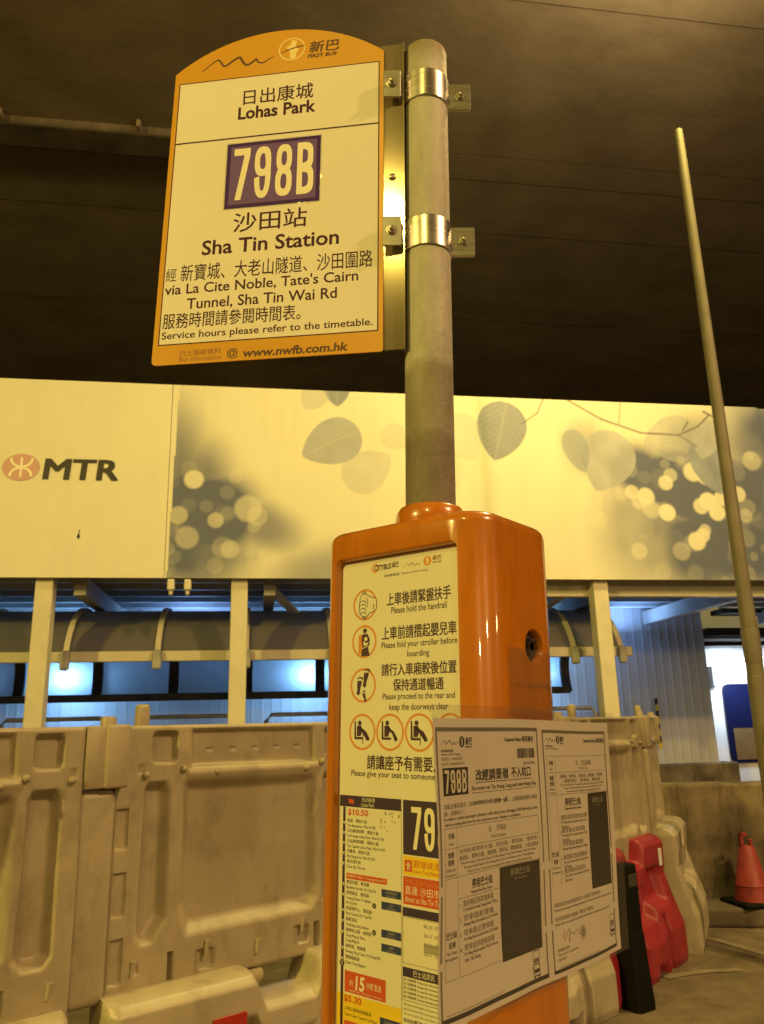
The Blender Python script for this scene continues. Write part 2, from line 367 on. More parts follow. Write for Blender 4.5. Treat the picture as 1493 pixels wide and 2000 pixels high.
# viaduct overhead: deck slab with longitudinal girders and cross ribs
via = empty('viaduct', (0, 7, 7.6), FY)
tag(via, 'dark concrete road viaduct overhead with long girders and ribs', 'viaduct')
b = MB(); b.box(-60, -30, .55, 60, -3.22, 1.6); b.box(-60, -3.208, .55, 60, -1.02, 1.6); b.box(-60, -1.008, .555, 60, 1.15, 1.6); b.build('deck', M_conc_dark, via)
b = MB(); b.box(-60, 1.152, .47, -1.0, 1.60, .9, .05, 3); b.build('edge_beam', M_kerb, via)  # kerb's darker colour stands in for shade on the lamp-lit beam face
b = MB(); b.box(-.995, 1.162, .556, 60, 1.61, .96); b.box(-60, 1.622, .558, 60, 2.72, .96); b.box(-60, 2.732, .560, 60, 5.2, .96); b.box(-60, 5.212, .562, 60, 17, .96); b.build('soffit_slab', M_conc_dark, via)
for x in (-5.6, -4.05, -2.55):
    b = MB(); b.box(x - .025, 1.04, .47, x + .025, 1.15, .56, .01, 1); b.build('rib', M_conc_dark, via)
for x in (-4.6, -1.2):
    b = MB(); b.lathe([(0, .44), (.09, .45), (.11, .50), (.11, .56)], 16, Matrix.Translation((x, .35, 0))); b.build('drain_outlet', M_conc_dark, via, 40)
b = MB(); b.box(-60, 17, -7.55, 60, 17.6, 1.0); wb = b.build('abutment_wall', mat('abutment_concrete', (.34, .27, .2), .95, var=.5, scale=.5), via)
wb['label'] = 'dark far wall under the deck'
pr = MB(); pr.lathe([(.62, 0), (.62, 8.5)], 28, Matrix.Translation((-2.9, 16.0, 0)))
tag(pr.build('pier', mat('pier_concrete', (.55, .48, .34), .9, var=.3, scale=1.2), None, 40), 'round concrete viaduct pier in the dark behind the printed hoarding', 'pier')

# ------------------------------------------------------------------ hoarding with its print
def ell(S, Z, s, z, a, b, rot=0., soft=.15):
    c, q = math.cos(rot), math.sin(rot); x = (S - s) * c + (Z - z) * q; y = -(S - s) * q + (Z - z) * c
    d = np.sqrt((x / a) ** 2 + (y / b) ** 2); t = np.clip((1 + soft - d) / (2 * soft), 0, 1); return t * t * (3 - 2 * t)
def vnoise(S, Z, sc, seed):
    g = np.random.default_rng(seed).random((128, 128)); x = S * sc + 37.3; y = Z * sc + 11.7
    i = np.floor(x).astype(int); j = np.floor(y).astype(int); f = x - i; h = y - j; f = f * f * (3 - 2 * f); h = h * h * (3 - 2 * h)
    G = lambda a, c: g[a % 128, c % 128]
    return (G(i, j) * (1 - f) + G(i + 1, j) * f) * (1 - h) + (G(i, j + 1) * (1 - f) + G(i + 1, j + 1) * f) * h
def leaf(C, S, Z, s, z, L, wd, rot, col, al, vein=True):
    c, q = math.cos(rot), math.sin(rot); x = ((S - s) * c + (Z - z) * q) / L; y = (-(S - s) * q + (Z - z) * c) / L
    t = np.clip(x + .5, 0, 1); w = wd / L * 2.7 * np.clip(t, 0, 1) ** .5 * np.clip(1 - t, 0, 1) ** .78 * 1.0
    inside = np.clip((w - np.abs(y)) * L / .012, 0, 1) * ((x > -.5) & (x < .5))
    a = al * inside
    if vein:
        v = np.exp(-(y * L / .007) ** 2) * .5
        k = (np.abs(y) * 1.0 - x) * 9; v = np.maximum(v, .22 * np.exp(-((k - np.round(k)) * .11 * L / .008) ** 2) * (np.abs(y) < w))
        a = a * (1 - .45 * v) + 0
    sh = .86 + .22 * vnoise(S, Z, 9, 3)
    for k in range(3): C[..., k] = C[..., k] * (1 - a) + np.array(col)[k] * sh * a
def paint(S, Z):
    base = np.array([.78, .76, .62]); C = np.ones(S.shape + (3,)) * base
    C *= (1 - .05 * vnoise(S, Z, 1.1, 5) - .03 * vnoise(S, Z, 6, 6))[..., None]
    ink = np.array([.065, .09, .20])
    A = np.zeros(S.shape); n1 = vnoise(S, Z, 2.2, 1); n2 = vnoise(S, Z, 5.5, 2)
    A = np.maximum(A, .95 * ell(S, Z, -1.52, 3.20, .38, .36, .1, .6))
    A = np.maximum(A, .55 * ell(S, Z, -1.65, 3.55, .28, .34, 0, .7)); A = np.maximum(A, .5 * ell(S, Z, -1.15, 3.15, .42, .20, -.4, .6))
    A = np.maximum(A, .75 * ell(S, Z, -1.65, 2.85, .42, .28, 0, .7)); A = np.maximum(A, .45 * ell(S, Z, -.5, 2.72, .42, .20, .2, .8))
    A = np.maximum(A, .62 * ell(S, Z, -1.90, 3.35, .34, .85, 0, .5)); A = np.maximum(A, .9 * ell(S, Z, -1.75, 3.28, .30, .34, 0, .6)); A *= (1.05 + .6 * n1)
    B = np.zeros(S.shape)
    for s, z, a, bb, k in ((3.35, 3.50, .55, .42, .95), (2.75, 3.62, .38, .26, .85), (3.3, 2.95, .75, .42, .75), (2.75, 3.05, .45, .40, .5),
                           (3.9, 3.9, .5, .7, .55), (4.1, 3.1, .6, .8, .7), (2.5, 3.75, .28, .22, .7), (3.25, 4.0, .35, .3, .5), (2.0, 3.95, .20, .26, .3), (3.1, 3.55, .42, .34, 1.), (3.62, 2.95, .5, .4, .8), (2.95, 3.80, .25, .16, .8), (2.45, 3.1, .4, .5, .35)):
        B = np.maximum(B, k * ell(S, Z, s, z, a, bb, 0, .6))
    B *= (.95 + .7 * n1) * (.9 + .3 * n2)
    A = np.clip(np.maximum(A, B), 0, .93)
    hi = base * 1.02
    for k in range(3): C[..., k] = C[..., k] * (1 - A) + ink[k] * A
    r = np.random.default_rng(11)
    def bok(s, z, rad, al):
        a = al * ell(S, Z, s, z, rad, rad, 0, .16)
        for k in range(3): C[..., k] = C[..., k] * (1 - a) + hi[k] * a
    for s, z, rad, al in ((2.58, 3.46, .085, .85), (2.44, 3.50, .07, .7), (2.50, 3.40, .07, .5), (2.78, 3.30, .085, .95), (2.80, 3.60, .075, .75), (2.86, 3.68, .07, .5),
                          (3.22, 3.42, .09, .95), (3.30, 3.31, .085, .95), (3.36, 3.45, .075, .9), (3.14, 3.37, .08, .8), (3.05, 3.02, .09, .9), (3.12, 3.08, .07, .8), (3.15, 3.13, .06, .6),
                          (3.55, 3.50, .08, .75), (3.60, 3.28, .07, .4), (3.86, 3.10, .07, .75), (3.10, 3.72, .10, .8), (3.22, 3.68, .09, .7), (2.62, 3.33, .09, .4), (2.45, 2.92, .08, .45), (2.88, 2.92, .09, .35), (3.75, 3.85, .10, .4),
                          (-1.68, 3.53, .085, .8), (-1.48, 3.16, .07, .5), (-1.20, 3.27, .12, .5), (-1.80, 3.20, .08, .5), (-1.12, 3.20, .09, .3), (-1.35, 2.90, .08, .4), (-1.72, 3.0, .1, .4)):
        bok(s, z, rad, al)
    for i in range(70):
        s, z = r.uniform(1.7, 4.3), r.uniform(2.6, 4.0); bok(s, z, r.uniform(.04, .11), r.uniform(.05, .28))
    for i in range(25):
        s, z = r.uniform(-1.9, -.8), r.uniform(2.7, 3.7); bok(s, z, r.uniform(.04, .10), r.uniform(.05, .25))
    G = (.27, .31, .42); D = (.18, .215, .33); Lg = (.43, .45, .50)
    leaf(C, S, Z, -.46, 3.91, .60, .20, R(200) + .12, G, .75)
    leaf(C, S, Z, -.12, 3.66, .52, .18, R(35), Lg, .45)
    leaf(C, S, Z, 1.17, 4.08, .62, .22, R(255), D, .85)
    leaf(C, S, Z, .78, 4.0, .50, .20, R(300), Lg, .35)
    leaf(C, S, Z, .62, 3.66, .42, .16, R(60), Lg, .22)
    leaf(C, S, Z, 2.22, 3.80, .66, .24, R(245), Lg, .85, False)
    leaf(C, S, Z, 1.92, 3.90, .46, .12, R(285), G, .7)
    leaf(C, S, Z, 2.92, 4.05, .62, .22, R(190), Lg, .6)
    leaf(C, S, Z, 3.30, 3.78, .60, .18, R(285), G, .95); leaf(C, S, Z, 3.28, 4.05, .42, .13, R(250), Lg, .8)
    leaf(C, S, Z, -.40, 4.42, .30, .11, R(270), D, .9); leaf(C, S, Z, -.62, 4.36, .30, .12, R(240), Lg, .5); leaf(C, S, Z, .15, 3.98, .3, .12, R(330), Lg, .35)
    for P, w in (([(1.85, 4.44), (2.2, 4.24), (2.6, 4.11), (3.0, 4.10), (3.22, 4.20), (3.36, 4.33)], .011), ([(1.62, 4.43), (1.55, 4.28), (1.38, 4.16)], .008),
                 ([(3.0, 4.10), (3.18, 3.98)], .008), ([(3.05, 4.15), (3.12, 4.25)], .01), ([(2.42, 4.43), (2.38, 4.2)], .006), ([(3.3, 4.36), (3.42, 4.3)], .014)):
        for (a, c), (e, f) in zip(P[:-1], P[1:]):
            dx, dz = e - a, f - c; t = np.clip(((S - a) * dx + (Z - c) * dz) / (dx * dx + dz * dz), 0, 1)
            dd = np.hypot(S - a - t * dx, Z - c - t * dz); al = .85 * np.clip((w - dd) / .008 + .3, 0, 1)
            for k in range(3): C[..., k] = C[..., k] * (1 - al) + (.16, .13, .15)[k] * al
    # printed picture starts at a slightly slanted edge; the left part is plain
    edge = -1.862 + (Z - 3.3) * .02
    pl = (S < edge)[..., None]; plain = np.ones(C.shape) * base * (1 - .05 * vnoise(S, Z, 1.1, 5) - .03 * vnoise(S, Z, 6, 6))[..., None]
    C = np.where(pl, plain, C)
    # grime streaks and rivet specks
    C *= (1 - .05 * np.clip(vnoise(S * 6, Z * .5, 3, 9) - .55, 0, 1) * 2)[..., None]
    return np.clip(C, .02, 1)
hoard = empty('advertising_hoarding', (0, 7, 0), FY)
tag(hoard, 'long cream hoarding band printed with leaves and a red railway emblem on posts', 'hoarding')
ZB, ZT = 2.645, 4.428
def art_panel(name, s0, s1, ds, dy=0.):
    ns, nz = int((s1 - s0) / ds) + 1, int((ZT - ZB) / ds) + 1
    s = np.linspace(s0, s1, ns); z = np.linspace(ZB, ZT, nz); S, Z = np.meshgrid(s, z, indexing='ij')
    C = paint(S, Z); V = np.stack([S.ravel(), np.full(S.size, dy), Z.ravel()], 1)
    I = np.arange(ns * nz).reshape(ns, nz); F = np.stack([I[:-1, :-1].ravel(), I[1:, :-1].ravel(), I[1:, 1:].ravel(), I[:-1, 1:].ravel()], 1)
    o = mesh_obj(name, V, F, M_art, hoard)
    ca = o.data.color_attributes.new('artwork', 'FLOAT_COLOR', 'POINT')
    ca.data.foreach_set('color', np.concatenate([C.reshape(-1, 3), np.ones((S.size, 1))], 1).astype(np.float32).ravel()); return o
art_panel('printed_panel', -6.5, -1.90, .06); art_panel('printed_panel', -1.895, 3.895, .0105); art_panel('printed_panel', 3.905, 7.5, .03, .03)
b = MB(); b.box(-6.5, .012, ZB + .004, 3.895, .06, ZT - .003); b.box(3.905, .042, ZB + .004, 7.5, .08, ZT - .003); b.build('backing_board', M_cream_paint, hoard)
b = MB(); b.box(1.3, .203, 2.52, 7.5, .30, 2.70); b.build('cross_beam', M_cream_paint, hoard)
for s in (-4.45, -2.88, -1.262, .38, 2.06, 5.6):
    b = MB(); b.box(s - .072, .062, 0, s + .072, .20, 2.70, .006, 1); b.build('post', M_cream_paint, hoard)
for s in (-1.84, -1.70):
    b = MB(); b.box(s - .03, .0, 2.54, s + .03, .08, 2.64, .015, 2); b.box(s - .016, .02, 2.50, s + .016, .06, 2.56, .01, 1); b.build('hanging_clip', M_cream_paint, hoard)
# emblem and letters
M_mred = mat('emblem_red', (.58, .34, .34), .5); M_mblk = mat('letter_black', (.035, .03, .03), .5)
P = Print(lambda x, y, d: (x, -.004 - d * 4, y))
ex, ez = -3.135, 3.605
P.disc(ex, ez, .152, M_mred, 1, .122, 40)
for sg in (1, -1):
    P.line([(ex + .088 * math.cos(a), ez + sg * .082 - sg * .078 * math.sin(a) * 1.0) for a in [math.pi * k / 14 for k in range(15)]], .021, M_cream, 2)
P.line([(ex, ez - .088), (ex, ez + .088)], .02, M_cream, 3); P.line([(ex - .042, ez), (ex + .042, ez)], .02, M_cream, 4)
P.tbox('MTR', -2.945, 3.505, -2.335, 3.685, M_mblk, 1, .028, .06)
P.build('lettering', hoard)
P = Print(lambda x, y, d: (x, -.003 - d, y)); P.disc(-2.62, 3.0, .012, M_mblk, 1, .02); P.line([(-2.62, 3.02), (-2.615, 3.06)], .006, M_mblk)
P.build('scratch_mark', hoard)

# ------------------------------------------------------------------ walkway behind the hoarding
cor = empty('corrugated_wall', FP(0, 2.55, 0), FY)
tag(cor, 'blue lit corrugated metal wall behind the covered walkway', 'wall')
def corr(x0, x1, z0, z1, pitch=.115, dp=.003):
    V = []; F = []; x = x0; prof = []
    while x < x1: prof += [(x, 0), (x + pitch * .62, 0), (x + pitch * .70, -dp), (x + pitch * .92, -dp)]; x += pitch
    for px, py in prof: V += [(px, py, z0), (px, py, z1)]
    return V, [(2 * i, 2 * i + 2, 2 * i + 3, 2 * i + 1) for i in range(len(prof) - 1)]
V, F = corr(-7, 4.50, .86, 3.3); mesh_obj('sheet', V, F, M_corr, cor)
b = MB(); b.box(-7, -.12, 0, 4.68, .2, .86, .015, 1); pl = b.build('plinth', M_conc, cor); pl['label'] = 'stained concrete plinth'
for s, z0, z1 in ((3.02, 1.16, 1.62), (3.74, 1.02, 1.62)):
    P = Print(lambda x, y, d: (x, -.036 - d, y))
    n = 8
    for k in range(n):
        za, zb = z0 + (z1 - z0) * k / n, z0 + (z1 - z0) * (k + 1) / n
        P.poly([(s - .02, za), (s + .02, za + .02), (s + .02, zb + .02), (s - .02, zb)], M_tape if k % 2 else M_tapey, 1)
    P.build('hazard_strip', cor)

roof = empty('walkway_roof', (0, 7, 0), FY)
tag(roof, 'low corrugated roof with steel rafters over the lit walkway', 'roof')
V, F = corr(-7, 7.6, 0, 2.6, .3, .03)
b = MB(); b.add([(x, .2 + z, 2.80 + y) for x, y, z in V], F); b.build('roof_sheet', M_roof, roof)
for y in (.55, .95, 1.35, 1.75, 2.15):
    b = MB(); b.box(-7, y - .03, 2.70, 7.5, y + .03, 2.765); b.build('purlin', M_roof, roof)
for s in (-4.2, -2.62, -1.0, .65, 2.3, 3.72, 5.3):
    b = MB(); b.box(s - .05, .21, 2.53, s + .05, 2.5, 2.69); b.build('rafter', M_grey_paint, roof)
for s, dx in ((-1.0, .28), (2.0, -.26)):
    b = MB(); b.bar((s, .5, 2.66), (s + dx, 1.0, 2.46), .09, .03); b.build('brace', M_cabin, roof)

can = empty('walkway_canopy', FP(0, 0, 0), FY)
tag(can, 'half round translucent walkway canopy with hoops and a cream front rail', 'canopy')
def arc(t): # t 0..1 front to back
    th = R(172) - t * R(190); return 1.27 + .77 * math.cos(th), 1.93 + .60 * math.sin(th)
NS = 34; V = []; F = []
for i in range(2):
    for k in range(NS + 1): y, z = arc(k / NS); V.append((-7 if i == 0 else 2.42, y, z))
F = [(k, k + 1, NS + 2 + k, NS + 1 + k) for k in range(NS)]
mesh_obj('polycarbonate_sheet', V, F, [M_poly, M_poly_dimmed], can, [1 if k < NS * .58 else 0 for k in range(NS)], 60)
hoops = [-5.10, -4.32, -3.54, -2.76, -1.98, -1.2, -.42, .36, 1.14, 1.92, 2.40]
for i, s in enumerate(hoops):
    V = []; F = []; w = .024; n = 40
    for k in range(n + 1):
        y, z = arc(-.015 + 1.03 * k / n); cy, cz = y - 1.27, z - 1.93; L = math.hypot(cy, cz); cy /= L; cz /= L
        for dx, dr in ((-w, .006), (w, .006), (w, .032), (-w, .032)): V.append((s + dx, y + cy * dr, z + cz * dr))
    for k in range(n):
        for a in range(4): F.append((4 * k + a, 4 * k + (a + 1) % 4, 4 * k + 4 + (a + 1) % 4, 4 * k + 4 + a))
    F += [(0, 1, 2, 3), (4 * n, 4 * n + 3, 4 * n + 2, 4 * n + 1)]
    h = mesh_obj('hoop', V, F, M_cream_paint, can)
    V = []; F = []
    for k in range(n // 2 + 1):
        y, z = arc(.42 + .60 * k / (n // 2)); cy, cz = y - 1.27, z - 1.93; L = math.hypot(cy, cz); cy /= L; cz /= L
        for dx, dr in ((-.05, -.045), (.05, -.045), (.05, -.004), (-.05, -.004)): V.append((s + dx + .0, y + cy * dr, z + cz * dr))
    for k in range(n // 2):
        for a in range(4): F.append((4 * k + a, 4 * k + (a + 1) % 4, 4 * k + 4 + (a + 1) % 4, 4 * k + 4 + a))
    mesh_obj('inner_hoop', V, F, M_dark_steel, can)
    b = MB(); b.box(s - .04, .44, 1.91, s + .04, .498, 2.08, .02, 2); b.build('hoop_foot', M_grey_paint, can)
b = MB(); b.box(-7, .50, 1.985, 2.52, .57, 2.075, .004, 1); b.build('front_rail', M_cream_paint, can)
b = MB(); b.box(-7, 1.93, 1.69, 2.42, 2.0, 1.765); b.build('back_rail', M_dark_steel, can)
for i in range(6):
    s = -4.9 + i * 1.3
    b = MB(); b.tube([(s, 1.7, 1.05), (s, 1.7, 1.46), (s + .05, 1.7, 1.52), (s + .95, 1.7, 1.52), (s + 1.0, 1.7, 1.46), (s + 1.0, 1.7, 1.05)], .022, 8)
    tag(link(mesh_obj('handrail_hoop', b.V, b.F, M_grey_paint)) if False else b.build('handrail_hoop', M_grey_paint, can, 50))

for s in (-3.08, -.52, 2.05):
    t = empty('strip_light', FP(s, 2.33, 1.93), FY)
    tag(t, {-3.08: 'cool strip light glowing through the canopy at far left', -.52: 'cool strip light glowing through the canopy left of the orange cabinet', 2.05: 'cool strip light glowing through the canopy right of the orange cabinet'}[s], 'light', 'cool strip lights behind the canopy')
    b = MB(); b.box(-.16, -.03, -.035, .16, .03, .035, .01, 1); b.build('housing', M_cabin, t)
    b = MB(); b.tube([(-.15, -.055, 0), (.15, -.055, 0)], .02, 10); b.build('tube', M_tube, t, 60)
    o = bulb('strip_light_glow', FP(s, 2.20, 1.95), 32, .05, COOL)
for s, w in ((-4.4, 7), (-1.8, 7), (.8, 7), (3.3, 8)):
    lamp('walkway_light', FP(s, 2.12, 2.45), FP(s, 2.2, 5), w, .5, (.28, .50, 1.0))

# white cabin seen through the opening at the right
cab = empty('site_cabin', FP(5.62, 3.3, 0), FY)
tag(cab, 'white cabin wall with rounded navy window under a bright tube light', 'cabin')
b = MB(); b.box(-1.0, 0, .5, 2.6, .1, 3.2); b.build('wall', M_cabin, cab)
def rrect(x0, z0, x1, z1, r, n=6):
    out = []
    for cx, cz, a in ((x1 - r, z1 - r, 0), (x0 + r, z1 - r, 90), (x0 + r, z0 + r, 180), (x1 - r, z0 + r, 270)):
        for k in range(n + 1): t = R(a + 90 * k / n); out.append((cx + r * math.cos(t), cz + r * math.sin(t)))
    return out
pts = rrect(-.52, .80, .62, 1.82, .09); n = len(pts)
V = [(x, -.03, z) for x, z in pts] + [(x, .0, z) for x, z in pts]
mesh_obj('window', V, [tuple(range(n))] + [(i, n + i, n + (i + 1) % n, (i + 1) % n) for i in range(n)], M_navy, cab)
b = MB(); b.box(-.44, -.036, .84, .33, -.031, 1.24); w2 = b.build('window_reflection', mat('brown_reflection', (.22, .13, .05), .4, var=.3, scale=6), cab)  # brown panel paints the yellow reflection on the navy window
b = MB(); b.tube([(-.62, -.10, 2.12), (1.2, -.10, 2.12)], .055, 10); b.build('tube_light', M_tube, cab, 60)
b = MB(); b.box(-.9, -.35, 2.30, 2.6, -.05, 2.36); b.box(-.9, -.5, 2.42, 2.6, -.1, 2.52); b.box(-.9, -.9, 2.66, 2.6, -.6, 2.72); b.build('eave_beam', M_dark_steel, cab)
b = MB(); b.box(-.72, -.16, 1.78, -.58, -.04, 2.05, .01, 1); b.tube([(-.58, -.1, 1.98), (-.45, -.12, 1.90), (-.36, -.1, 1.97), (-.30, -.08, 2.05)], .015, 8); b.build('junction_box', M_grey_paint, cab)
lamp('cabin_light', FP(5.2, 2.8, 2.0), FP(5.1, 3.3, 1.3), 20, .5, (.72, .86, 1.0))

# ------------------------------------------------------------------ low concrete wall with its kerb, cone on it
WY = R(-8); EW = Vector((math.cos(WY), math.sin(WY), 0))
cw = empty('concrete_wall', (2.1, 6.36, 0), WY)
tag(cw, 'low stained concrete wall with dirty kerb at right', 'wall')
b = MB(); b.box(-7, 0, 0, 4.5, .22, .905, .02, 2); b.build('wall_body', M_conc, cw)
b = MB(); b.box(-7, -.36, 0, 4.5, -.003, .12, .02, 2); b.build('kerb', M_kerb, cw)
cn = empty('traffic_cone', (2.53, 6.10, .12), R(12))
cn.scale = (1, 1, .93); tag(cn, 'small red traffic cone on the kerb by the concrete wall', 'cone')
b = MB(); b.box(-.16, -.16, 0, .16, .16, .03, .008, 1); b.build('cone_base', M_rubber, cn)
b = MB(); b.lathe([(.125, .031), (.118, .06), (.108, .13), (.111, .135), (.106, .142), (.052, .40), (.044, .41), (.0, .412)], 28); b.build('cone_body', M_cone, cn, 35)
b = MB()
b.box(-.05, -.012, .41, -.022, .012, .50, .004, 1); b.box(.02, -.012, .41, .044, .012, .455, .004, 1); b.box(-.05, -.012, .47, .012, .012, .50, .004, 1); b.build('cone_handle', M_cone, cn)

# ================================================================== plastic barriers
def sm(t): t = np.clip(t, 0, 1); return t * t * (3 - 2 * t)
def rr(S, Z, x0, z0, x1, z1, r):
    qx = np.abs(S - (x0 + x1) / 2) - (x1 - x0) / 2 + r; qz = np.abs(Z - (z0 + z1) / 2) - (z1 - z0) / 2 + r
    return np.hypot(np.maximum(qx, 0), np.maximum(qz, 0)) + np.minimum(np.maximum(qx, qz), 0) - r
def poly_sdf(S, Z, pts):
    d = np.full(S.shape, -9.)
    for (a, c), (e, f) in zip(pts, pts[1:] + pts[:1]):
        L = math.hypot(e - a, f - c); d = np.maximum(d, ((S - a) * (f - c) - (Z - c) * (e - a)) / L)
    return d
def hf_mesh(S, Z, D, Yback, keep=None):
    """front relief sheet with rim walls to the back"""
    ns, nz = S.shape; V = np.stack([S.ravel(), D.ravel(), Z.ravel()], 1)
    I = np.arange(ns * nz).reshape(ns, nz)
    Q = np.stack([I[:-1, :-1], I[1:, :-1], I[1:, 1:], I[:-1, 1:]], -1)
    if keep is None: keep = np.ones((ns - 1, nz - 1), bool)
    F = [tuple(q) for q in Q[keep]]
    # rim
    V = list(map(tuple, V)); back = {}
    def bk(i):
        if i not in back: back[i] = len(V); V.append((V[i][0], Yback, V[i][2]))
        return back[i]
    K = np.pad(keep, 1)
    for i in range(ns - 1):
        for j in range(nz - 1):
            if not keep[i, j]: continue
            a, c, d, e = I[i, j], I[i + 1, j], I[i + 1, j + 1], I[i, j + 1]
            if not K[i + 1, j]: F.append((c, a, bk(a), bk(c)))
            if not K[i + 1, j + 2]: F.append((e, d, bk(d), bk(e)))
            if not K[i, j + 1]: F.append((a, e, bk(e), bk(a)))
            if not K[i + 2, j + 1]: F.append((d, c, bk(c), bk(d)))
    return V, F
def panel_mesh():
    ds = .0058; s = np.arange(.08, 1.112, ds); z = np.arange(.56, 1.4025, ds); S, Z = np.meshgrid(s, z, indexing='ij')
    D = np.zeros(S.shape)
    def rec(sd, depth, wall):
        nonlocal D; D = np.maximum(D, depth * sm(-sd / wall + .15))
    rec(rr(S, Z, .205, 1.272, .300, 1.382, .018), .030, .016)             # hand holds
    rec(rr(S, Z, .945, 1.272, 1.040, 1.382, .018), .030, .016)
    rec(poly_sdf(S, Z, [(.352, 1.252), (.905, 1.245), (.888, 1.385), (.350, 1.387)]), .022, .020)
    rec(rr(S, Z, .345, 1.19, .9, 1.20, .004) * 1.0, .0, .01)
    rec(poly_sdf(S, Z, [(.172, .735), (.190, .705), (.232, .705), (.279, .775), (.279, 1.175), (.265, 1.212), (.195, 1.212), (.182, 1.19)]), .045, .034)
    rec(poly_sdf(S, Z, [(.925, .735), (.955, .705), (1.02, .705), (1.045, .735), (1.045, 1.18), (1.03, 1.212), (.95, 1.212), (.935, 1.18)]), .045, .034)
    rec(poly_sdf(S, Z, [(.318, .805), (.354, .707), (.875, .715), (.905, .755), (.905, 1.19), (.89, 1.205), (.335, 1.212), (.327, 1.20)]), .040, .050)
    for z0, z1 in ((1.006, 1.134), (.803, .936), (.605, .738)): rec(rr(S, Z, .088, z0, .130, z1, .004), .014, .007)
    for s0, z0, s1, z1 in ((.394, .588, .470, .657), (.797, .603, .865, .668)): rec(rr(S, Z, s0, z0, s1, z1, .012), .016, .012)
    rec(rr(S, Z, .165, .622, .190, .655, .003), .007, .006); rec(rr(S, Z, 1.06, 1.24, 1.085, 1.27, .003), .006, .006); rec(rr(S, Z, .155, 1.24, .18, 1.27, .003), .006, .006)
    # raised arch lip with a slot under it
    for c in (.302, .90):
        t = np.abs(S - c) - .030 * np.clip((.71 - Z) / .15, .3, 1.2); lip = np.exp(-(t / .012) ** 2) * (Z < .70) * sm((.71 - Z) / .02)
        D = D - .012 * lip; D = np.maximum(D, .028 * sm((.012 - np.abs(S - c)) / .008) * (Z < .665))
    # ledge under the upper recess, embossed dashes
    D = D - .008 * np.exp(-((Z - 1.232) / .016) ** 2) * sm((S - .33) / .02) * sm((.93 - S) / .02)
    for k in range(5): D = D + .006 * sm(-rr(S, Z, .415 + .098 * k, 1.306, .448 + .098 * k, 1.320, .004) / .004)
    D = D + .004 * np.sin(S * 7.1 + 1) * np.sin(Z * 6.3) + .0022 * (vnoise(S, Z, 14, 21) - .5)
    e = np.minimum.reduce([S - S.min(), S.max() - S, Z - Z.min(), Z.max() - Z]); D = D + .008 * np.clip(1 - e / .010, 0, 1) ** 2
    keep = np.ones((len(s) - 1, len(z) - 1), bool); keep[np.ix_(s[:-1] < .120, z[:-1] > 1.200)] = False
    V, F = hf_mesh(S, Z, D, .062, keep)
    b = MB(); b.add(V, F)
    b.box(.082, .058, .565, 1.105, .0615, 1.195)
    b.box(.122, .058, 1.195, 1.105, .0615, 1.397)
    # hinge column at the left, hinge block at the right
    b.box(-.052, -.020, .560, .079, .085, 1.200, .028, 4)
    b.box(1.108, -.006, 1.205, 1.178, .066, 1.402, .006, 2); b.box(1.170, -.016, 1.203, 1.252, .076, 1.406, .010, 3)
    return b
_pb = panel_mesh()
def barrier_panel(x, y, yaw, label, sx=1.0, lean=0.0, src=[]):
    if not src:
        o = _pb.build('plastic_fence', M_barrier, None, 38)
        kids = []
        b = MB(); b.box(.150, .012, 1.36, .196, .052, 1.474, .012, 3); kids.append(b.build('lug', M_barrier, o, 40))
        b = MB(); b.lathe([(0, 1.432), (.022, 1.432), (.026, 1.425), (.026, 1.395)], 16, Matrix.Translation((1.188, .03, 0))); kids.append(b.build('hinge_pin', M_barrier, o, 40))
        for s, z in ((.322, 1.250), (.452, 1.233), (.852, 1.230), (.182, 1.236), (.928, 1.250), (1.068, 1.236)):
            b = MB(); b.lathe([(0, .010), (.007, .009), (.0115, .004), (.0125, -.004)], 12, Matrix.Translation((s, -.006, z)) @ Matrix.Rotation(R(90), 4, 'X')); kids.append(b.build('bolt', M_barrier, o, 50))
        for s, z in ((.437, .680), (.641, .650), (.837, .690), (.169, .664), (1.045, .664)):
            b = MB(); b.tube([(s, -.004, z), (s - .006, -.003, z - .045)], [.011, .006], 8); kids.append(b.build('rib_lug', M_barrier, o, 50))
        b = MB(); b.lathe([(0, .555), (.036, .555), (.040, .545), (.040, .530), (.03, .518), (0, .516)], 14, Matrix.Translation((.62, .0, 0))); kids.append(b.build('locking_foot', M_barrier, o, 40))
        src.append((o, kids))
    else:
        s0, ks = src[0]; o = s0.copy(); COL.objects.link(o)
        for k in ks: c = k.copy(); COL.objects.link(c); c.parent = o
    o.location = (x, y, 0); o.rotation_euler = (0, lean, yaw); o.scale = (sx, 1, 1)
    return tag(o, label, 'fence', 'white plastic panels standing on the barriers')
BY = R(40.8)
def along(x, y, yaw, d, off=0.): return x + math.cos(yaw) * d + math.sin(yaw) * off, y + math.sin(yaw) * d - math.cos(yaw) * off
x1, y1 = along(-.97, 2.75, BY, -1.15, .035)
barrier_panel(x1, y1, BY, 'white plastic barrier panel at far left, cut by the frame edge')
barrier_panel(-.97, 2.75, BY, 'white plastic barrier panel with big recessed face, left of the orange cabinet')
AY3 = R(42); x3, y3 = along(.95, 4.50, AY3, -1.18)
barrier_panel(x3, y3, AY3, 'white plastic barrier panel mostly hidden behind the orange cabinet and notice')
AY4 = R(52); barrier_panel(.97, 4.53, AY4, 'white plastic barrier panel above the red barrier, right of the notice')
AY5 = R(66); barrier_panel(1.68, 5.45, AY5, 'last white plastic barrier panel turned edge on, beside the concrete wall', .70)

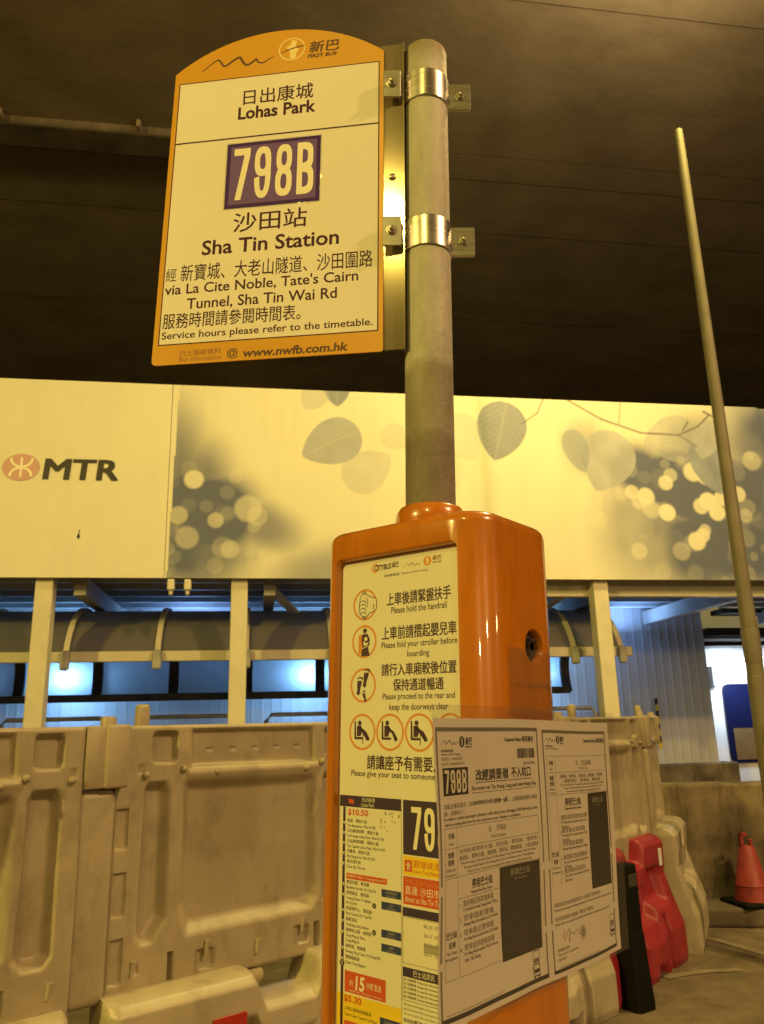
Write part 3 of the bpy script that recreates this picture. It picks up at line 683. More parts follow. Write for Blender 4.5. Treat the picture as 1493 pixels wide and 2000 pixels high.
def base_mesh(L=1.12, Hh=.565):
    b = MB(); ns, nz = 150, 84
    u = np.linspace(0, L, ns); t = np.linspace(0, 1, nz); S, T = np.meshgrid(u, t, indexing='ij')
    dip = sm((S - .50) / .05) * sm((.80 - S) / .05)
    top = Hh - .095 * dip
    Z = T * top
    th = np.interp(T * Hh, [0, .03, .17, .30, .40, .47, Hh - .02, Hh], [.185, .195, .19, .135, .10, .105, .105, .085])
    th = th - .055 * sm((.10 - np.abs(T * Hh - .36)) / .05) * sm((S - .10) / .05) * sm((L - .10 - S) / .05) * 1.0
    for c in (.2, .5, .86): th = th - .045 * sm((.035 - np.abs(S - c)) / .015) * sm((.25 - T * Hh) / .05)
    for c in (.33, .72): th = th - .10 * sm((.085 - np.abs(S - c)) / .012) * sm((.075 - T * Hh) / .012)
    th = th - .03 * (sm((.03 - S) / .03) ** 2 + sm((S - L + .03) / .03) ** 2) + .004 * (vnoise(S, Z, 8, 4) - .5)
    I = np.arange(ns * nz).reshape(ns, nz)
    Q = np.stack([I[:-1, :-1].ravel(), I[1:, :-1].ravel(), I[1:, 1:].ravel(), I[:-1, 1:].ravel()], 1)
    N = ns * nz
    V = np.concatenate([np.stack([S.ravel(), -th.ravel(), Z.ravel()], 1), np.stack([S.ravel(), th.ravel(), Z.ravel()], 1)])
    F = [tuple(q) for q in Q] + [tuple(q[::-1] + N) for q in Q]
    # crown (rounded), ends
    nc = 7; rows = [list(I[:, -1])]
    V = list(map(tuple, V))
    for k in range(1, nc):
        a = math.pi * k / nc; row = []
        for i in range(ns):
            y0 = th[i, -1]; row.append(len(V)); V.append((S[i, 0], -y0 * math.cos(a), Z[i, -1] + .018 * math.sin(a)))
        rows.append(row)
    rows.append([x + N for x in I[:, -1]])
    for r0, r1 in zip(rows[:-1], rows[1:]):
        for i in range(ns - 1): F.append((r0[i], r0[i + 1], r1[i + 1], r1[i]))
    for i, fl in ((0, 1), (ns - 1, -1)):
        for j in range(nz - 1):
            q = (I[i, j], I[i, j + 1], I[i, j + 1] + N, I[i, j] + N); F.append(q if fl == 1 else q[::-1])
        q = [r[i] for r in rows]; F.append(tuple(q) if fl == 1 else tuple(q[::-1]))
    b.add(V, F); return b
_bb = base_mesh()
_base = []
def barrier_base(x, y, yaw, label, m, sz=1.0, sx=1.0):
    if not _base:
        o = _bb.build('water_barrier', m, None, 85); _base.append(o.data)
    else:
        me = _base[0] if _base[0].materials[0] == m else _base[0].copy()
        me.materials[0] = m; o = link(bpy.data.objects.new('water_barrier', me))
    o.location = (x, y, 0); o.rotation_euler = (0, 0, yaw); o.scale = (sx, 1, sz)
    return tag(o, label, 'barrier', 'water filled plastic barrier bases')
bx, by = along(x1, y1, BY, -.02, .02)
barrier_base(bx - .02, by, BY, 'white plastic barrier base under the far left panel', M_barrier2)
bx, by = along(-.97, 2.75, BY, .06, .02)
o2 = barrier_base(bx, by, BY, 'white plastic barrier base with red reflective square, left of the cabinet', M_barrier2)
V = [(.325, -.197 + .088, .375), (.455, -.197 + .088, .375), (.455, -.112, .455), (.325, -.112, .455)]
b = MB(); b.box(.335, -.1125, .385, .462, -.1085, .475, .001, 1); st = b.build('reflective_sticker', M_reflect, o2); st['label'] = 'red reflective square'
bx, by = along(x3, y3, AY3, .10, .0)
barrier_base(bx, by, AY3, 'white plastic barrier base below the notice, left of the black post', M_barrier2, 1.1)
o3 = barrier_base(*along(.97, 4.53, AY4, -.05, -.02), AY4, 'red plastic water barrier base right of the black post', M_redp, 1.19)
b = MB(); b.box(1.00, -.112, .44, 1.05, -.108, .52, .001, 1); st = b.build('sticker', M_cabin, o3); st['label'] = 'white sticker'
barrier_base(*along(1.68, 5.45, AY5, .0, .03), AY5, 'white plastic barrier base behind the red one, beside the concrete wall', M_barrier2, 1.22, .66)
# black rubber post
bp = empty('rubber_post', (1.205, 4.46, 0), R(35))
tag(bp, 'black rubber post with flared foot between notice and red barrier', 'post')
V = []; F = []; prof = [(0, .066, .07), (.03, .066, .07), (.22, .056, .058), (.34, .05, .052), (.36, .048, .048), (.655, .045, .045), (.665, .04, .04)]
for z, a, c in prof:
    for x, y in ((-a, -c * .8), (-a * .8, -c), (a * .8, -c), (a, -c * .8), (a, c * .8), (a * .8, c), (-a * .8, c), (-a, c * .8)): V.append((x, y, z))
for i in range(len(prof) - 1):
    for k in range(8): F.append((8 * i + k, 8 * i + (k + 1) % 8, 8 * i + 8 + (k + 1) % 8, 8 * i + 8 + k))
F += [tuple(range(8))[::-1], tuple(range(8 * len(prof) - 8, 8 * len(prof)))]
mesh_obj('shaft', V[0:], F, M_rubber, bp)
b = MB(); b.box(-.03, -.049, .56, .03, -.045, .62, .001, 1); b.build('dull_patch', mat('dull_black', (.04, .036, .03), .7), bp)

# slim lamp pole at the right
lp = empty('street_lamp', (2.27, 5.0, 0))
tag(lp, 'slim cream lamp pole rising in front of the hoarding at right', 'lamp post')
b = MB(); b.lathe([(.052, 1.60), (.045, 2.2), (.038, 3.6), (.031, 5.45), (.028, 5.60), (0, 5.61)], 24); b.build('pole', M_lamp_pole, lp, 40)
b = MB(); b.lathe([(.052, 1.70), (.054, 1.71), (.054, 1.90), (.052, 1.91)], 24); b.build('collar', M_lamp_pole, lp, 40)
b = MB(); b.lathe([(.056, 0), (.056, 1.58), (.054, 1.62), (.044, 1.63)], 24); b.box(-.03, -.062, 1.22, .03, -.055, 1.34); b.lathe([(.058, 1.09), (.058, 1.115)], 24); b.build('base_column', M_lamp_pole, lp, 40)

# ================================================================== BUS STOP
stop = empty('bus_stop', (0.0255, 1.12, 0), 0, R(1.55))
tag(stop, 'orange bus stop cabinet with steel pole and route sign', 'bus stop')
PR = .0366
b = MB(); b.lathe([(PR, .05), (PR, 1.0), (PR, 1.905), (PR, 2.486), (PR - .0015, 2.491), (PR - .006, 2.493), (0, 2.494)], 48); b.build('pole', M_wear, stop, 40)
b = MB(); b.lathe([(.045, 1.652), (.0505, 1.653), (.0515, 1.662), (.0500, 1.674), (.046, 1.681), (.041, 1.684), (.0372, 1.684)], 48); b.build('collar', M_orange, stop, 50)
# pole clamps
def clamp(z0, z1):
    b = MB(); r = PR + .0022
    b.lathe([(PR, z0), (r, z0), (r + .0006, z0 + .001), (r + .0006, z1 - .001), (r, z1), (PR, z1)], 48)
    c = b.build('pole_clamp', M_band, stop, 12)
    b = MB(); b.box(.0375, -.004, z0 + .001, .0755, -.001, z1 - .001, .0006, 1); b.box(.0375, .001, z0 + .002, .075, .004, z1 - .002, .0006, 1); b.build('clamp_ear', M_band, c)
    b = MB(); b.box(-.071, -.034, z0 + .0, -.043, -.030, z1 - .001, .0006, 1); b.box(-.045, -.0335, z0 + .002, -.042, .004, z1 - .002, .0006, 1); b.box(-.043, -.006, z0 + .003, -.036, -.001, z1 - .003); b.build('clamp_bracket', M_band, c)
    for x, y in ((.058, -.004), (-.0575, -.034)):
        b = MB(); MM = Matrix.Translation((x, y, (z0 + z1) / 2)) @ Matrix.Rotation(R(90), 4, 'X')
        b.lathe([(0, .010), (.0030, .0095), (.0034, .006), (.0034, .005), (.0066, .0048), (.0068, .0012), (.0090, .001), (.0090, 0)], 6 if x > 0 else 12, MM); b.build('clamp_bolt', M_bolt, c, 30)
clamp(2.0985, 2.1515); clamp(2.376, 2.429)

# sign plate: local millimetres -> cabinet frame
SY = R(-8.2); SA = Vector((math.cos(SY), math.sin(SY), 0)); SN = Vector((math.sin(SY), -math.cos(SY), 0))
SO = Vector((-.07855, -.02, 1.9602)) - SA * .3514
def smap(x, y, d): return SO + SA * (x * .001) + Vector((0, 0, y * .001)) + SN * d
out = []
for k in range(7): a = R(180 + 90 * k / 6); out.append((-1.5 + 8 * math.cos(a), -27 + 8 * math.sin(a)))
out[0] = (-9.5, -27)
for k in range(7): a = R(270 + 90 * k / 6); out.append((355.5 + 4 * math.cos(a), -31.5 + 4 * math.sin(a)))
xc = 175; Rr = 282; yc = 589.5 - Rr; n = 30
xs = np.linspace(359.5, -9.5, n)
for x in xs: out.append((x, yc + math.sqrt(max(0, Rr ** 2 - (x - xc) ** 2)) - 0.0))
ymin = yc + math.sqrt(Rr ** 2 - 184.5 ** 2)
n = len(out); T = .0022
V = [smap(x, y, 0) for x, y in out] + [smap(x, y, -T) for x, y in out]
F = [tuple(range(n)), tuple(range(2 * n - 1, n - 1, -1))] + [(i, n + i, n + (i + 1) % n, (i + 1) % n) for i in range(n)]
plate = mesh_obj('sign_plate', V, F, M_orange_plate, stop)
P = Print(smap)
P.rect(0, 0, 351.4, 499.3, M_white, 1); P.frame(-1.0, -1.0, 352.4, 500.3, 1.7, M_ink, 2); P.rect(0, 374.6, 351.4, 377.4, M_ink, 2)
P.tbox('日出康城', 117, 441, 239, 472.5, M_ink, 2, .006); P.tbox('Lohas Park', 109, 412, 244.5, 437.5, M_ink, 2, .028)
P.tbox('沙田站', 112, 193, 235, 229, M_ink, 2, .006)
P.tbox('Sha Tin Station', 61, 155.5, 288.5, 183, M_ink, 2, .018)
P.tbox('經', 3, 112.5, 20.5, 136, M_ink, 2, .0); P.tbox('新寶城、大老山隧道、沙田圍路', 28, 110.5, 343, 141, M_ink, 2, .002)
P.tbox("via La Cite Noble, Tate's Cairn", 3, 85, 320.5, 107, M_ink, 2, .012); P.tbox('Tunnel, Sha Tin Wai Rd', 42, 57, 287, 79.5, M_ink, 2, .012)
P.tbox('服務時間請參閱時間表。', 4, 27.5, 230, 54.5, M_ink, 2, .003); P.tbox('Service hours please refer to the timetable.', 4, 5.5, 343.5, 22, M_ink, 2, .01)
M_inko = mat('brown_ink', (.085, .032, .02), .5); M_inkf = mat('faded_brown_ink', (.34, .14, .05), .5)
P.tbox('巴士路線資料', 37, -21.5, 104, -11.5, M_inkf, 1, .004); P.tbox('Bus information', 36, -31, 105, -22.5, M_inkf, 1, .012)
P.tbox('@', 114, -31, 132, -13.5, M_inko, 1, .012); P.tbox('www.nwfb.com.hk', 140, -30.5, 306, -15.5, M_inko, 1, .03, .12)
M_gold = mat('dull_gold_ink', (.42, .22, .03), .5); M_pale = mat('pale_emblem', (.86, .70, .34), .4)
def squiggle(P, x, y, k, m, w, layer=1):
    pts = [(0, 0), (12, 11), (25, 21), (31, 19), (38, 8), (44, 8), (56, 17), (66, 22), (70, 17), (75, 8), (82, 4), (92, 10), (97, 14), (101, 7), (110, 5), (120, 11), (128, 15)]
    P.curve([(x + a * k, y + c * k) for a, c in pts], w, m, layer)
squiggle(P, 39, 521, 1.0, M_inko, 4.6)
P.ring(199, 547, 23.5, 2.2, M_pale, 1)
P.poly([(196, 527), (206, 527), (208, 540), (212, 546), (206, 549), (207, 564), (199, 566), (196, 556), (189, 551), (195, 545)], M_pale, 1)
P.curve([(180, 541), (195, 547), (214, 551), (222, 551)], 2.2, M_inko, 2)
P.tbox('新巴', 230, 534.5, 282, 557.5, M_inko, 1, .02, .1); P.tbox('FIRST BUS', 227.5, 523.5, 278.5, 531.5, M_inko, 1, .04, .1)
P.build('printed_face', plate)
P = Print(lambda x, y, d: smap(x, y, d + .0005))
P.rect(94.5, 238.5, 254.8, 364, M_plum, 1); P.rect(101, 245, 248.5, 357.5, M_plum2, 2); P.figures(107, 253.5, 244, 353, M_cream, 3)
pq = P.build('route_number', plate); pq['label'] = 'plum route number sticker 798B'
fl = Print(lambda x, y, d: smap(x, y, d + .0009)); fl.frame(92.5, 236.5, 256.8, 366, 2.0, M_film, 1); fl.build('sticker_film', plate)
# channel behind the sign
b = MB()
def sbox(x0, y0, x1, y1, d0, d1):
    V = [smap(x, y, d) for d in (d0, d1) for x, y in ((x0, y0), (x1, y0), (x1, y1), (x0, y1))]
    b.add(V, [(3, 2, 1, 0), (4, 5, 6, 7), (0, 1, 5, 4), (1, 2, 6, 5), (2, 3, 7, 6), (3, 0, 4, 7)])
sbox(330, -32, 391.5, 533, -.0060, -.0032); sbox(391.5, -32, 394, 533, -.020, .0012)
ch = b.build('sign_channel', M_strip, stop)
for z in (2232,):
    b = MB(); b.lathe([(0, .004), (.004, .0036), (.0062, .0015), (.0066, 0)], 12, Matrix.Translation(smap(374, z - 1960.2, -.0032)) @ Matrix.Rotation(R(90), 4, 'X')); b.build('rivet', M_bolt, ch, 40)

# cabinet, plan axes U (along the front) and N (out of the front)
CY = R(-40); U = Vector((math.cos(CY), math.sin(CY), 0)); N = Vector((math.sin(CY), -math.cos(CY), 0))
def UN(u, n, z): return U * u + N * n + Vector((0, 0, z))
def plan(u0, n0, u1, n1, radii, seg=10):
    pts = []
    for (cu, cn), r, a in zip(((u1, n1), (u0, n1), (u0, n0), (u1, n0)), radii, (0, 90, 180, 270)):
        ox = cu - r if cu == u1 else cu + r; oy = cn - r if cn == n1 else cn + r
        for k in range(seg + 1): t = R(a + 90 * k / seg); pts.append((ox + r * math.cos(t), oy + r * math.sin(t)))
    return pts
def prism(rings):
    """rings: list of (points3d) closed loops, capped"""
    n = len(rings[0]); V = [p for r in rings for p in r]; F = []
    for i in range(len(rings) - 1):
        for k in range(n): F.append((i * n + k, i * n + (k + 1) % n, (i + 1) * n + (k + 1) % n, (i + 1) * n + k))
    F += [tuple(range(n))[::-1], tuple((len(rings) - 1) * n + k for k in range(n))]
    return V, F
def fix(V, F):
    b = bmesh.new(); vs = [b.verts.new(v) for v in V]
    for f in F:
        try: b.faces.new([vs[i] for i in f])
        except ValueError: pass
    bmesh.ops.recalc_face_normals(b, faces=list(b.faces)); me = bpy.data.meshes.new('tmp'); b.to_mesh(me); b.free(); return me
rings = []
for z, ins in [(0.10, 0), (.6, 0), (1.1, 0), (1.638, 0)] + [(1.638 + .017 * math.sin(R(a)), .017 * (1 - math.cos(R(a)))) for a in (15, 30, 45, 60, 75, 90)] + [(1.6575, .035), (1.659, .055)]:
    g = 0.004 * (1.65 - z)
    rings.append([UN(u, n, z) for u, n in plan(-.144 - g + ins, -.138 + ins, .128 + g - ins, .070 - ins, [max(.052 - ins * .7, .01), max(.022 - ins * .3, .008), max(.05 - ins * .7, .01), max(.055 - ins * .7, .01)])])
body = fix(*prism(rings))
tmp = bpy.data.objects.new('tmp', body); COL.objects.link(tmp)
# opening: rounded corner cutter with a flared lip
CX0, CX1, CZ0, CZ1 = -.1205, .0905, .60, 1.6095
def loop(n, g, r): return [UN(u, n, z) for u, z in rrect(CX0 - g, CZ0 - g, CX1 + g, CZ1 + g, r + g, 8)]
cut = [loop(.0565, 0, .007), loop(.0640, 0, .007), loop(.0662, .0005, .007), loop(.0682, .0018, .007), loop(.0695, .0036, .007), loop(.0702, .0062, .007), loop(.0704, .009, .007), loop(.09, .009, .007)]
cutm = fix(*prism(cut)); co = bpy.data.objects.new('c1', cutm); COL.objects.link(co)
hb = MB(); MM = Matrix.Translation(UN(.145, -.056, 1.482)) @ Matrix(((N.x, 0, U.x, 0), (N.y, 0, U.y, 0), (0, 1, 0, 0), (0, 0, 0, 1)))
hb.lathe([(0, -.04), (.0195, -.04), (.0205, -.022), (.0235, -.017), (.03, -.0155), (.03, .04), (0, .04)], 32, MM)
hm = fix(hb.V, hb.F); bm2 = bmesh.new(); bm2.from_mesh(hm); bmesh.ops.remove_doubles(bm2, verts=list(bm2.verts), dist=1e-6); bmesh.ops.recalc_face_normals(bm2, faces=list(bm2.faces)); bm2.to_mesh(hm); bm2.free()
ho = bpy.data.objects.new('c2', hm); COL.objects.link(ho)
for c in (co, ho):
    md = tmp.modifiers.new('b', 'BOOLEAN'); md.object = c; md.operation = 'DIFFERENCE'; md.solver = 'EXACT'
bpy.context.view_layer.update()
res = bpy.data.meshes.new_from_object(tmp.evaluated_get(bpy.context.evaluated_depsgraph_get()))
for o in (tmp, co, ho): bpy.data.objects.remove(o)
res.materials.clear(); res.materials.append(M_orange)
res.polygons.foreach_set('use_smooth', np.ones(len(res.polygons), dtype=bool)); res.polygons.foreach_set('material_index', np.zeros(len(res.polygons), dtype=np.int32))
try: res.set_sharp_from_angle(angle=R(34))
except Exception: pass
res.name = 'cabinet'; cabinet = link(bpy.data.objects.new('cabinet', res), stop)
b = MB(); MM2 = Matrix.Translation(UN(.1185, -.056, 1.482)) @ Matrix(((N.x, 0, U.x, 0), (N.y, 0, U.y, 0), (0, 1, 0, 0), (0, 0, 0, 1)))
b.lathe([(0, .001), (.0185, .001), (.0185, 0)], 24, MM2); b.lathe([(.006, .006), (.008, .006), (.009, .001)], 16, MM2); b.box(-.013, .006, .001, .004, .011, .007, .001, 1, MM2); b.build('lock', M_hole, cabinet)

# timetable poster inside the cabinet
def pmap(x, y, d): return UN(x * .001, .0572 + d, 1.6 + y * .001)
P = Print(pmap)
P.rect(-120, -995, 90, 9, M_paper, 0)
I = M_inkp; O = M_porange
# logos
P.ring(-56.5, -5.5, 6.6, 2.6, O, 1, 24); P.tbox('CITYBUS', -58, -9.5, -27, -1.5, M_inkp, 2, .03, .15); P.tbox('城巴', -26, -8.5, -14, -.5, M_inkp, 2, .01, .1)
squiggle(P, -5, -11, .235, I, .9, 1); P.disc(36, -6.5, 6.6, O, 1); P.poly([(35, -11), (37.5, -11), (37.8, -7), (39, -5.5), (37, -4.6), (37.2, -1.5), (35.2, -1.5), (34, -5), (35, -6)], M_cream, 2)
P.tbox('新巴', 45, -7, 59, -.5, M_inkf, 2, .02, .1); P.tbox('FIRST BUS', 45, -11, 59, -8.6, M_inkf, 2, .03)
P.tbox('新創建集團成員', -40, -20.5, -12, -16.5, I, 1); P.tbox('Members of NWS Holdings', -9, -20.8, 37, -17, I, 1)
def cring(x, y, r): P.ring(x, y, r, 3.0, O, 1)
# hand on a rail
cring(-75.3, -55.5, 22.3)
P.rect(-81, -77, -73, -36, M_ltgrey, 1)
hand = [(-84, -45), (-80, -40), (-73, -41), (-66, -45), (-56, -48), (-53.5, -50), (-53.5, -62), (-58, -66), (-66, -68), (-72, -73), (-80, -72), (-85, -67), (-86, -57)]
P.poly(hand, M_paper, 2); P.line(hand + hand[:1], 1.1, I, 3)
for k in range(4): P.curve([(-85.5, -52 - 5.4 * k), (-79, -49.5 - 5.4 * k), (-73.5, -52 - 5.4 * k), (-74, -55 - 5.0 * k)], 1.2, I, 3)
P.curve([(-73, -45), (-70, -52), (-71, -60)], 1.2, I, 3); P.line([(-59, -56), (-59.5, -63)], 1.4, I, 3)
# person with child
cring(-76.2, -107.2, 22.8)
P.rect(-87, -124, -79, -98, O, 1); P.disc(-75, -92.5, 3.6, I, 2)
P.poly([(-80, -97), (-70, -97), (-66, -104), (-66.5, -112), (-69, -115), (-66, -127.5), (-82, -127.5), (-79, -114), (-81, -106)], I, 2)
P.disc(-73, -104, 3, M_paper, 3); P.poly([(-78, -106), (-72, -110), (-68, -108), (-70, -113), (-77, -113)], M_paper, 3); P.line([(-80, -117), (-70, -114)], 1.2, M_paper, 3)
# foot prints
cring(-77.6, -167.2, 23.4)
def foot(x, y, k, rot):
    c, q = math.cos(rot), math.sin(rot)
    T = lambda a, d: (x + k * (a * c - d * q), y + k * (a * q + d * c))
    P.poly([T(*p) for p in ((-2.4, -9), (0, -10.5), (2.4, -9), (2.2, -3), (3.6, 3), (3.4, 6.5), (-3.4, 5.5), (-3.2, 1), (-2, -4))], I, 2)
    for i, (a, d, r) in enumerate(((-3.2, 8, .8), (-1.6, 9, .9), (0, 9.6, 1), (1.7, 9.8, 1.1), (3.6, 9, 1.5))): P.disc(*T(a, d), r * k, I, 2, n=10)
foot(-73, -157.5, 1.25, R(-12)); foot(-85, -168, 1.2, R(-8)); foot(-75, -182.5, .75, R(20))
P.tbox('上車後請緊握扶手', -35, -61, 73.5, -43.5, I, 1, .02); P.tbox('Please hold the handrail', -27, -72.5, 66.5, -63.5, I, 1, .012)
P.tbox('上車前請摺起嬰兒車', -43.5, -107.5, 81.3, -90, I, 1, .02); P.tbox('Please fold your stroller before', -44.5, -121.5, 82.3, -110.5, I, 1, .012); P.tbox('boarding', .5, -134.5, 37.3, -124, I, 1, .012)
P.tbox('請行入車廂較後位置', -44, -156, 80, -139.8, I, 1, .02); P.tbox('保持通道暢通', -23.5, -176, 59.5, -160.5, I, 1, .02)
P.tbox('Please proceed to the rear and', -42, -189.5, 76.8, -179, I, 1, .012); P.tbox('keep the doorways clear', -30.5, -203.5, 66.3, -192.5, I, 1, .012)
for i, x in enumerate((-78.5, -29.4, 20, 69)):
    cring(x, -229.2, 24); y = -229
    P.poly([(x - 14, y + 14), (x - 11.6, y + 14), (x - 11, y - 7), (x + 2, y - 7), (x + 2, y - 10), (x - 14, y - 10)], I, 2)
    P.disc(x - 4.5, y + 11.5, 3.3, I, 2, n=16)
    bw = 1.5 if i != 1 else 4
    P.poly([(x - 9.5, y + 8), (x - 2, y + 8), (x + bw, y + 1), (x + bw, y - 2), (x + 5, y - 2), (x + 8.5, y - 12), (x + 13.5, y - 10.5), (x + 13, y - 8.5), (x + 10, y - 9), (x + 7, y + .8), (x + 5, y + 1.8), (x + 1, y + 2), (x - 3, y - 6), (x - 9.5, y - 6)], I, 2)
    if i != 1: P.line([(x + 1.5, y + 4), (x + 1.5, y - 16)], 1, I, 3)
P.tbox('請讓座予有需要人士', -69, -277, 72, -259, I, 1, .02); P.tbox('Please give your seat to someone in need', -97.5, -289, 78, -279, I, 1, .012)
# route list, left column
NV = M_pnavy
P.rect(-117.3, -326.5, -10.4, -312.2, NV, 1); P.poly([(-101, -316), (-92, -317.5), (-92.5, -323), (-101.5, -321.5)], M_pred, 2)
P.tbox('日出康城', -77, -319, -55, -313.6, M_cream, 2); P.tbox('Lohas Park', -79, -325, -56, -320.2, M_cream, 2)
P.frame(-118, -995, -10, -312, .5, M_grey, 2)
P.rect(-111.5, -995, -107, -327, NV, 1)
P.tbox('$10.50', -103, -338, -66.5, -328.8, M_pred, 2, .03)
stops = [('翰澤．環保大道', 'The Beaumont, Wan Po Rd'), ('日出康城首都．環保大道', 'Le Prestige Lohas Park, Wan Po Rd'), ('日出康城領都．環保大道', 'The Capitol Lohas Park, Wan Po Rd'), ('百勝角．環保大道', 'Pak Shing Kok, Wan Po Rd'), ('清水灣半島', 'Oscar By The Sea')]
y = -345.5
def chev(y): P.poly([(-110.8, y), (-107.6, y), (-109.2, y - 4)], M_cream, 2)
for a, e in stops:
    P.text(a, -103.5, y, 5.0, M_black, 2); P.text(e, -103.5, y - 6.2, 5.2, M_black, 2, sx=.86); chev(y); y -= 12.7
P.rect(-104, -416, -34, -409, M_pred, 1); P.tbox('將軍澳 TKO · Tseung Kwan O', -102.5, -414.5, -36, -410.3, M_cream, 2)
y = -421.5
for a, e, e2 in [('寶盈花園．寶邑路', 'Bauhinia Garden, Po Yap Rd', ''), ('將軍澳站．寶邑路', 'Tseung Kwan O Station,', 'Po Yap Rd'), ('將軍澳中心．寶邑路', 'Park Central, Po Yap Rd', ''), ('調景嶺站', 'Tiu Keng Leng Station', ''), ('唐明街公園．唐明街', 'Tong Ming St Park,', 'Tong Ming St'), ('廣明苑．寶康路', 'Kwong Ming Court, Po Hong Rd', ''), ('寶琳路繞道', 'Kwun Tong Bypass', '')]:
    P.text(a, -103.8, y, 5.0, M_black, 2); P.text(e, -103.8, y - 6.2, 5.2, M_black, 2, sx=.86)
    if e2: P.text(e2, -103.8, y - 12, 5.2, M_black, 2, sx=.86)
    chev(y); y -= 18.6 if e2 else 12.9
for y, a in ((-426.5, '將軍澳隧道'), (-441, '坑口'), (-473, '調景嶺'), (-489, '寶琳')):
    P.rect(-43, y - 4, -11, y + 5, M_pblue, 1); P.text(a, -27, y + .3, 3.6, M_ltgrey, 2, 'c'); P.text('Interchange', -27, y - 3, 3.2, M_ltgrey, 2, 'c')
for y in (-443, -474): P.disc(-55, y, 3.2, M_black, 2, n=16); P.text('X', -55, y - 1.5, 4, M_cream, 3, 'c')
P.disc(-109.3, -517, 4, NV, 2, n=16); P.rect(-109.8, -519.5, -108.8, -514.5, M_cream, 3)
P.rect(-104.5, -549, -35.5, -524.5, M_pred, 1); P.tbox('約', -96, -541, -90, -534, M_cream, 2); P.tbox('15', -86, -544.5, -70.5, -528, M_cream, 2, .03, .1); P.tbox('分鐘 直達', -68, -539.5, -43, -532, M_cream, 2); P.tbox('approx. 15 mins direct', -96, -547.5, -41, -544.8, M_cream, 2)
P.rect(-117.5, -620, -10.4, -551, M_pyel, 0.6)
P.tbox('$5.30', -105, -561, -75.5, -552, M_pred, 2, .03); P.text('大老山隧道收費廣場', -104, -569, 5, M_black, 2); P.text("Tate's Cairn Tunnel Toll Plaza", -104, -575.5, 5.2, M_black, 2, sx=.86)
P.rect(-45, -586, -11.5, -566, M_pblue, 1); P.text('隧道轉車站', -28, -572, 4, M_ltgrey, 2, 'c'); P.text('Tunnel', -28, -577, 4, M_ltgrey, 2, 'c'); P.text('Interchange', -28, -582, 4, M_ltgrey, 2, 'c')
P.rect(-104.5, -598, -46, -581, M_pred, 1); P.tbox('約 10 分鐘', -92, -595, -58, -586, M_cream, 2)
P.rect(-104.5, -640, -46, -601, mat('poster_green', (.12, .2, .03), .5), 1)
# right column
P.rect(-7.4, -377, 88, -312.3, NV, 1); P.figures(6, -370, 84, -320, M_cream, 2)
P.rect(-7.4, -400.5, 88, -378.5, M_pyel, 1); P.rect(-5, -396.5, 7, -383, M_pred, 2); P.line([(-.2, -394.5), (.3, -385.5)], 1.2, M_cream, 3); P.line([(2.6, -394.5), (1.9, -385.5)], 1.2, M_cream, 3); P.line([(-2.5, -389), (4.8, -389)], 1.2, M_cream, 3)
P.tbox('觀塘繞道', 9, -391, 50, -382, M_pred, 2); P.tbox('Kwun Tong Bypass', 9, -398.5, 50, -393, M_pred, 2)
P.rect(-7.4, -434, 88, -402, M_pred, 1); P.tbox("大老山隧道 Tate's Cairn Tunnel", -4, -411, 70, -404.5, M_porange, 2); P.tbox('直達 沙田市中心', -4.5, -422.5, 70, -412.5, M_cream, 2); P.tbox('direct to Sha Tin Town Centre', -4.5, -431, 78, -424.5, M_cream, 2)
P.rect(-8.5, -447.5, 88, -437.5, NV, 1); P.frame(-8.5, -500, 88, -448, .6, M_grey, 2)
for k in range(4): P.text('06:%02d  07:%02d  08:%02d' % (10 + 7 * k, 5 + 9 * k, 3 + 8 * k), 24, -457 - 10 * k, 6, M_grey, 2)
P.rect(24, -484, 60, -474, M_ltgrey, 1)
P.rect(-8.8, -514, 88, -504, NV, 1); P.tbox('巴士站資訊', 8, -512.5, 40, -505.5, M_cream, 2); P.frame(-8.8, -540, 88, -514, .6, M_grey, 2)
for k in range(5): P.text('按八達通收費 Octopus fare information', -7, -518.5 - 4.6 * k, 3.2, M_black, 2)
for k in range(3): P.text('Bus service information and enquiries please call', -7, -545 - 5 * k, 3.2, M_grey, 2)
P.text('查詢熱線', -8, -563, 5, M_black, 2); P.text('2136 8888', 10, -563, 6, M_black, 2, bold=.03); P.frame(-8.8, -600, 88, -568, .6, M_grey, 2)
# dirt flecks
for k in range(14): P.disc(rng.uniform(-45, -14), rng.uniform(-352, -328), rng.uniform(.4, 1.3), M_grey, 3, rng.uniform(.6, 2.6), 8)
pst = P.build('timetable_poster', cabinet)

# ------------------------------------------------------------------ laminated notice taped round the side
def nmap(x, y, d):
    # x along the sheet (mm, away from the camera), y height above 1.2 m
    t = max(0., x + 60) / 330.; lf = max(0., -x - 20) / 150.
    bend = .012 * t * t + .004 * lf * lf * math.sin((y + 40) / 60) + .0018 * math.sin(x / 41. + y / 75.) + .0008 * math.sin(x / 17. - y / 38.) + .006 * max(0., (-y - 20) / 100.) ** 2 * (1 - t)
    return UN(.1343 + d + bend * .55 - .010 * t * t, -x * .001 + .005, 1.2 + y * .001 - .004 * t * math.sin(max(0, x) / 120.))
def to_world(p):
    return Matrix.Rotation(R(1.55), 4, 'Y') @ Vector(p)
notice = empty('laminated_notice', (0.0255, 1.12, 0), 0, R(1.55))
tag(notice, 'two page white laminated notice taped round the side of the orange cabinet', 'notice')
P = Print(nmap, 12.)
P.rect(-172.5, -116, 260, 187.5, M_notice, 0)
K = M_black; G = M_grey
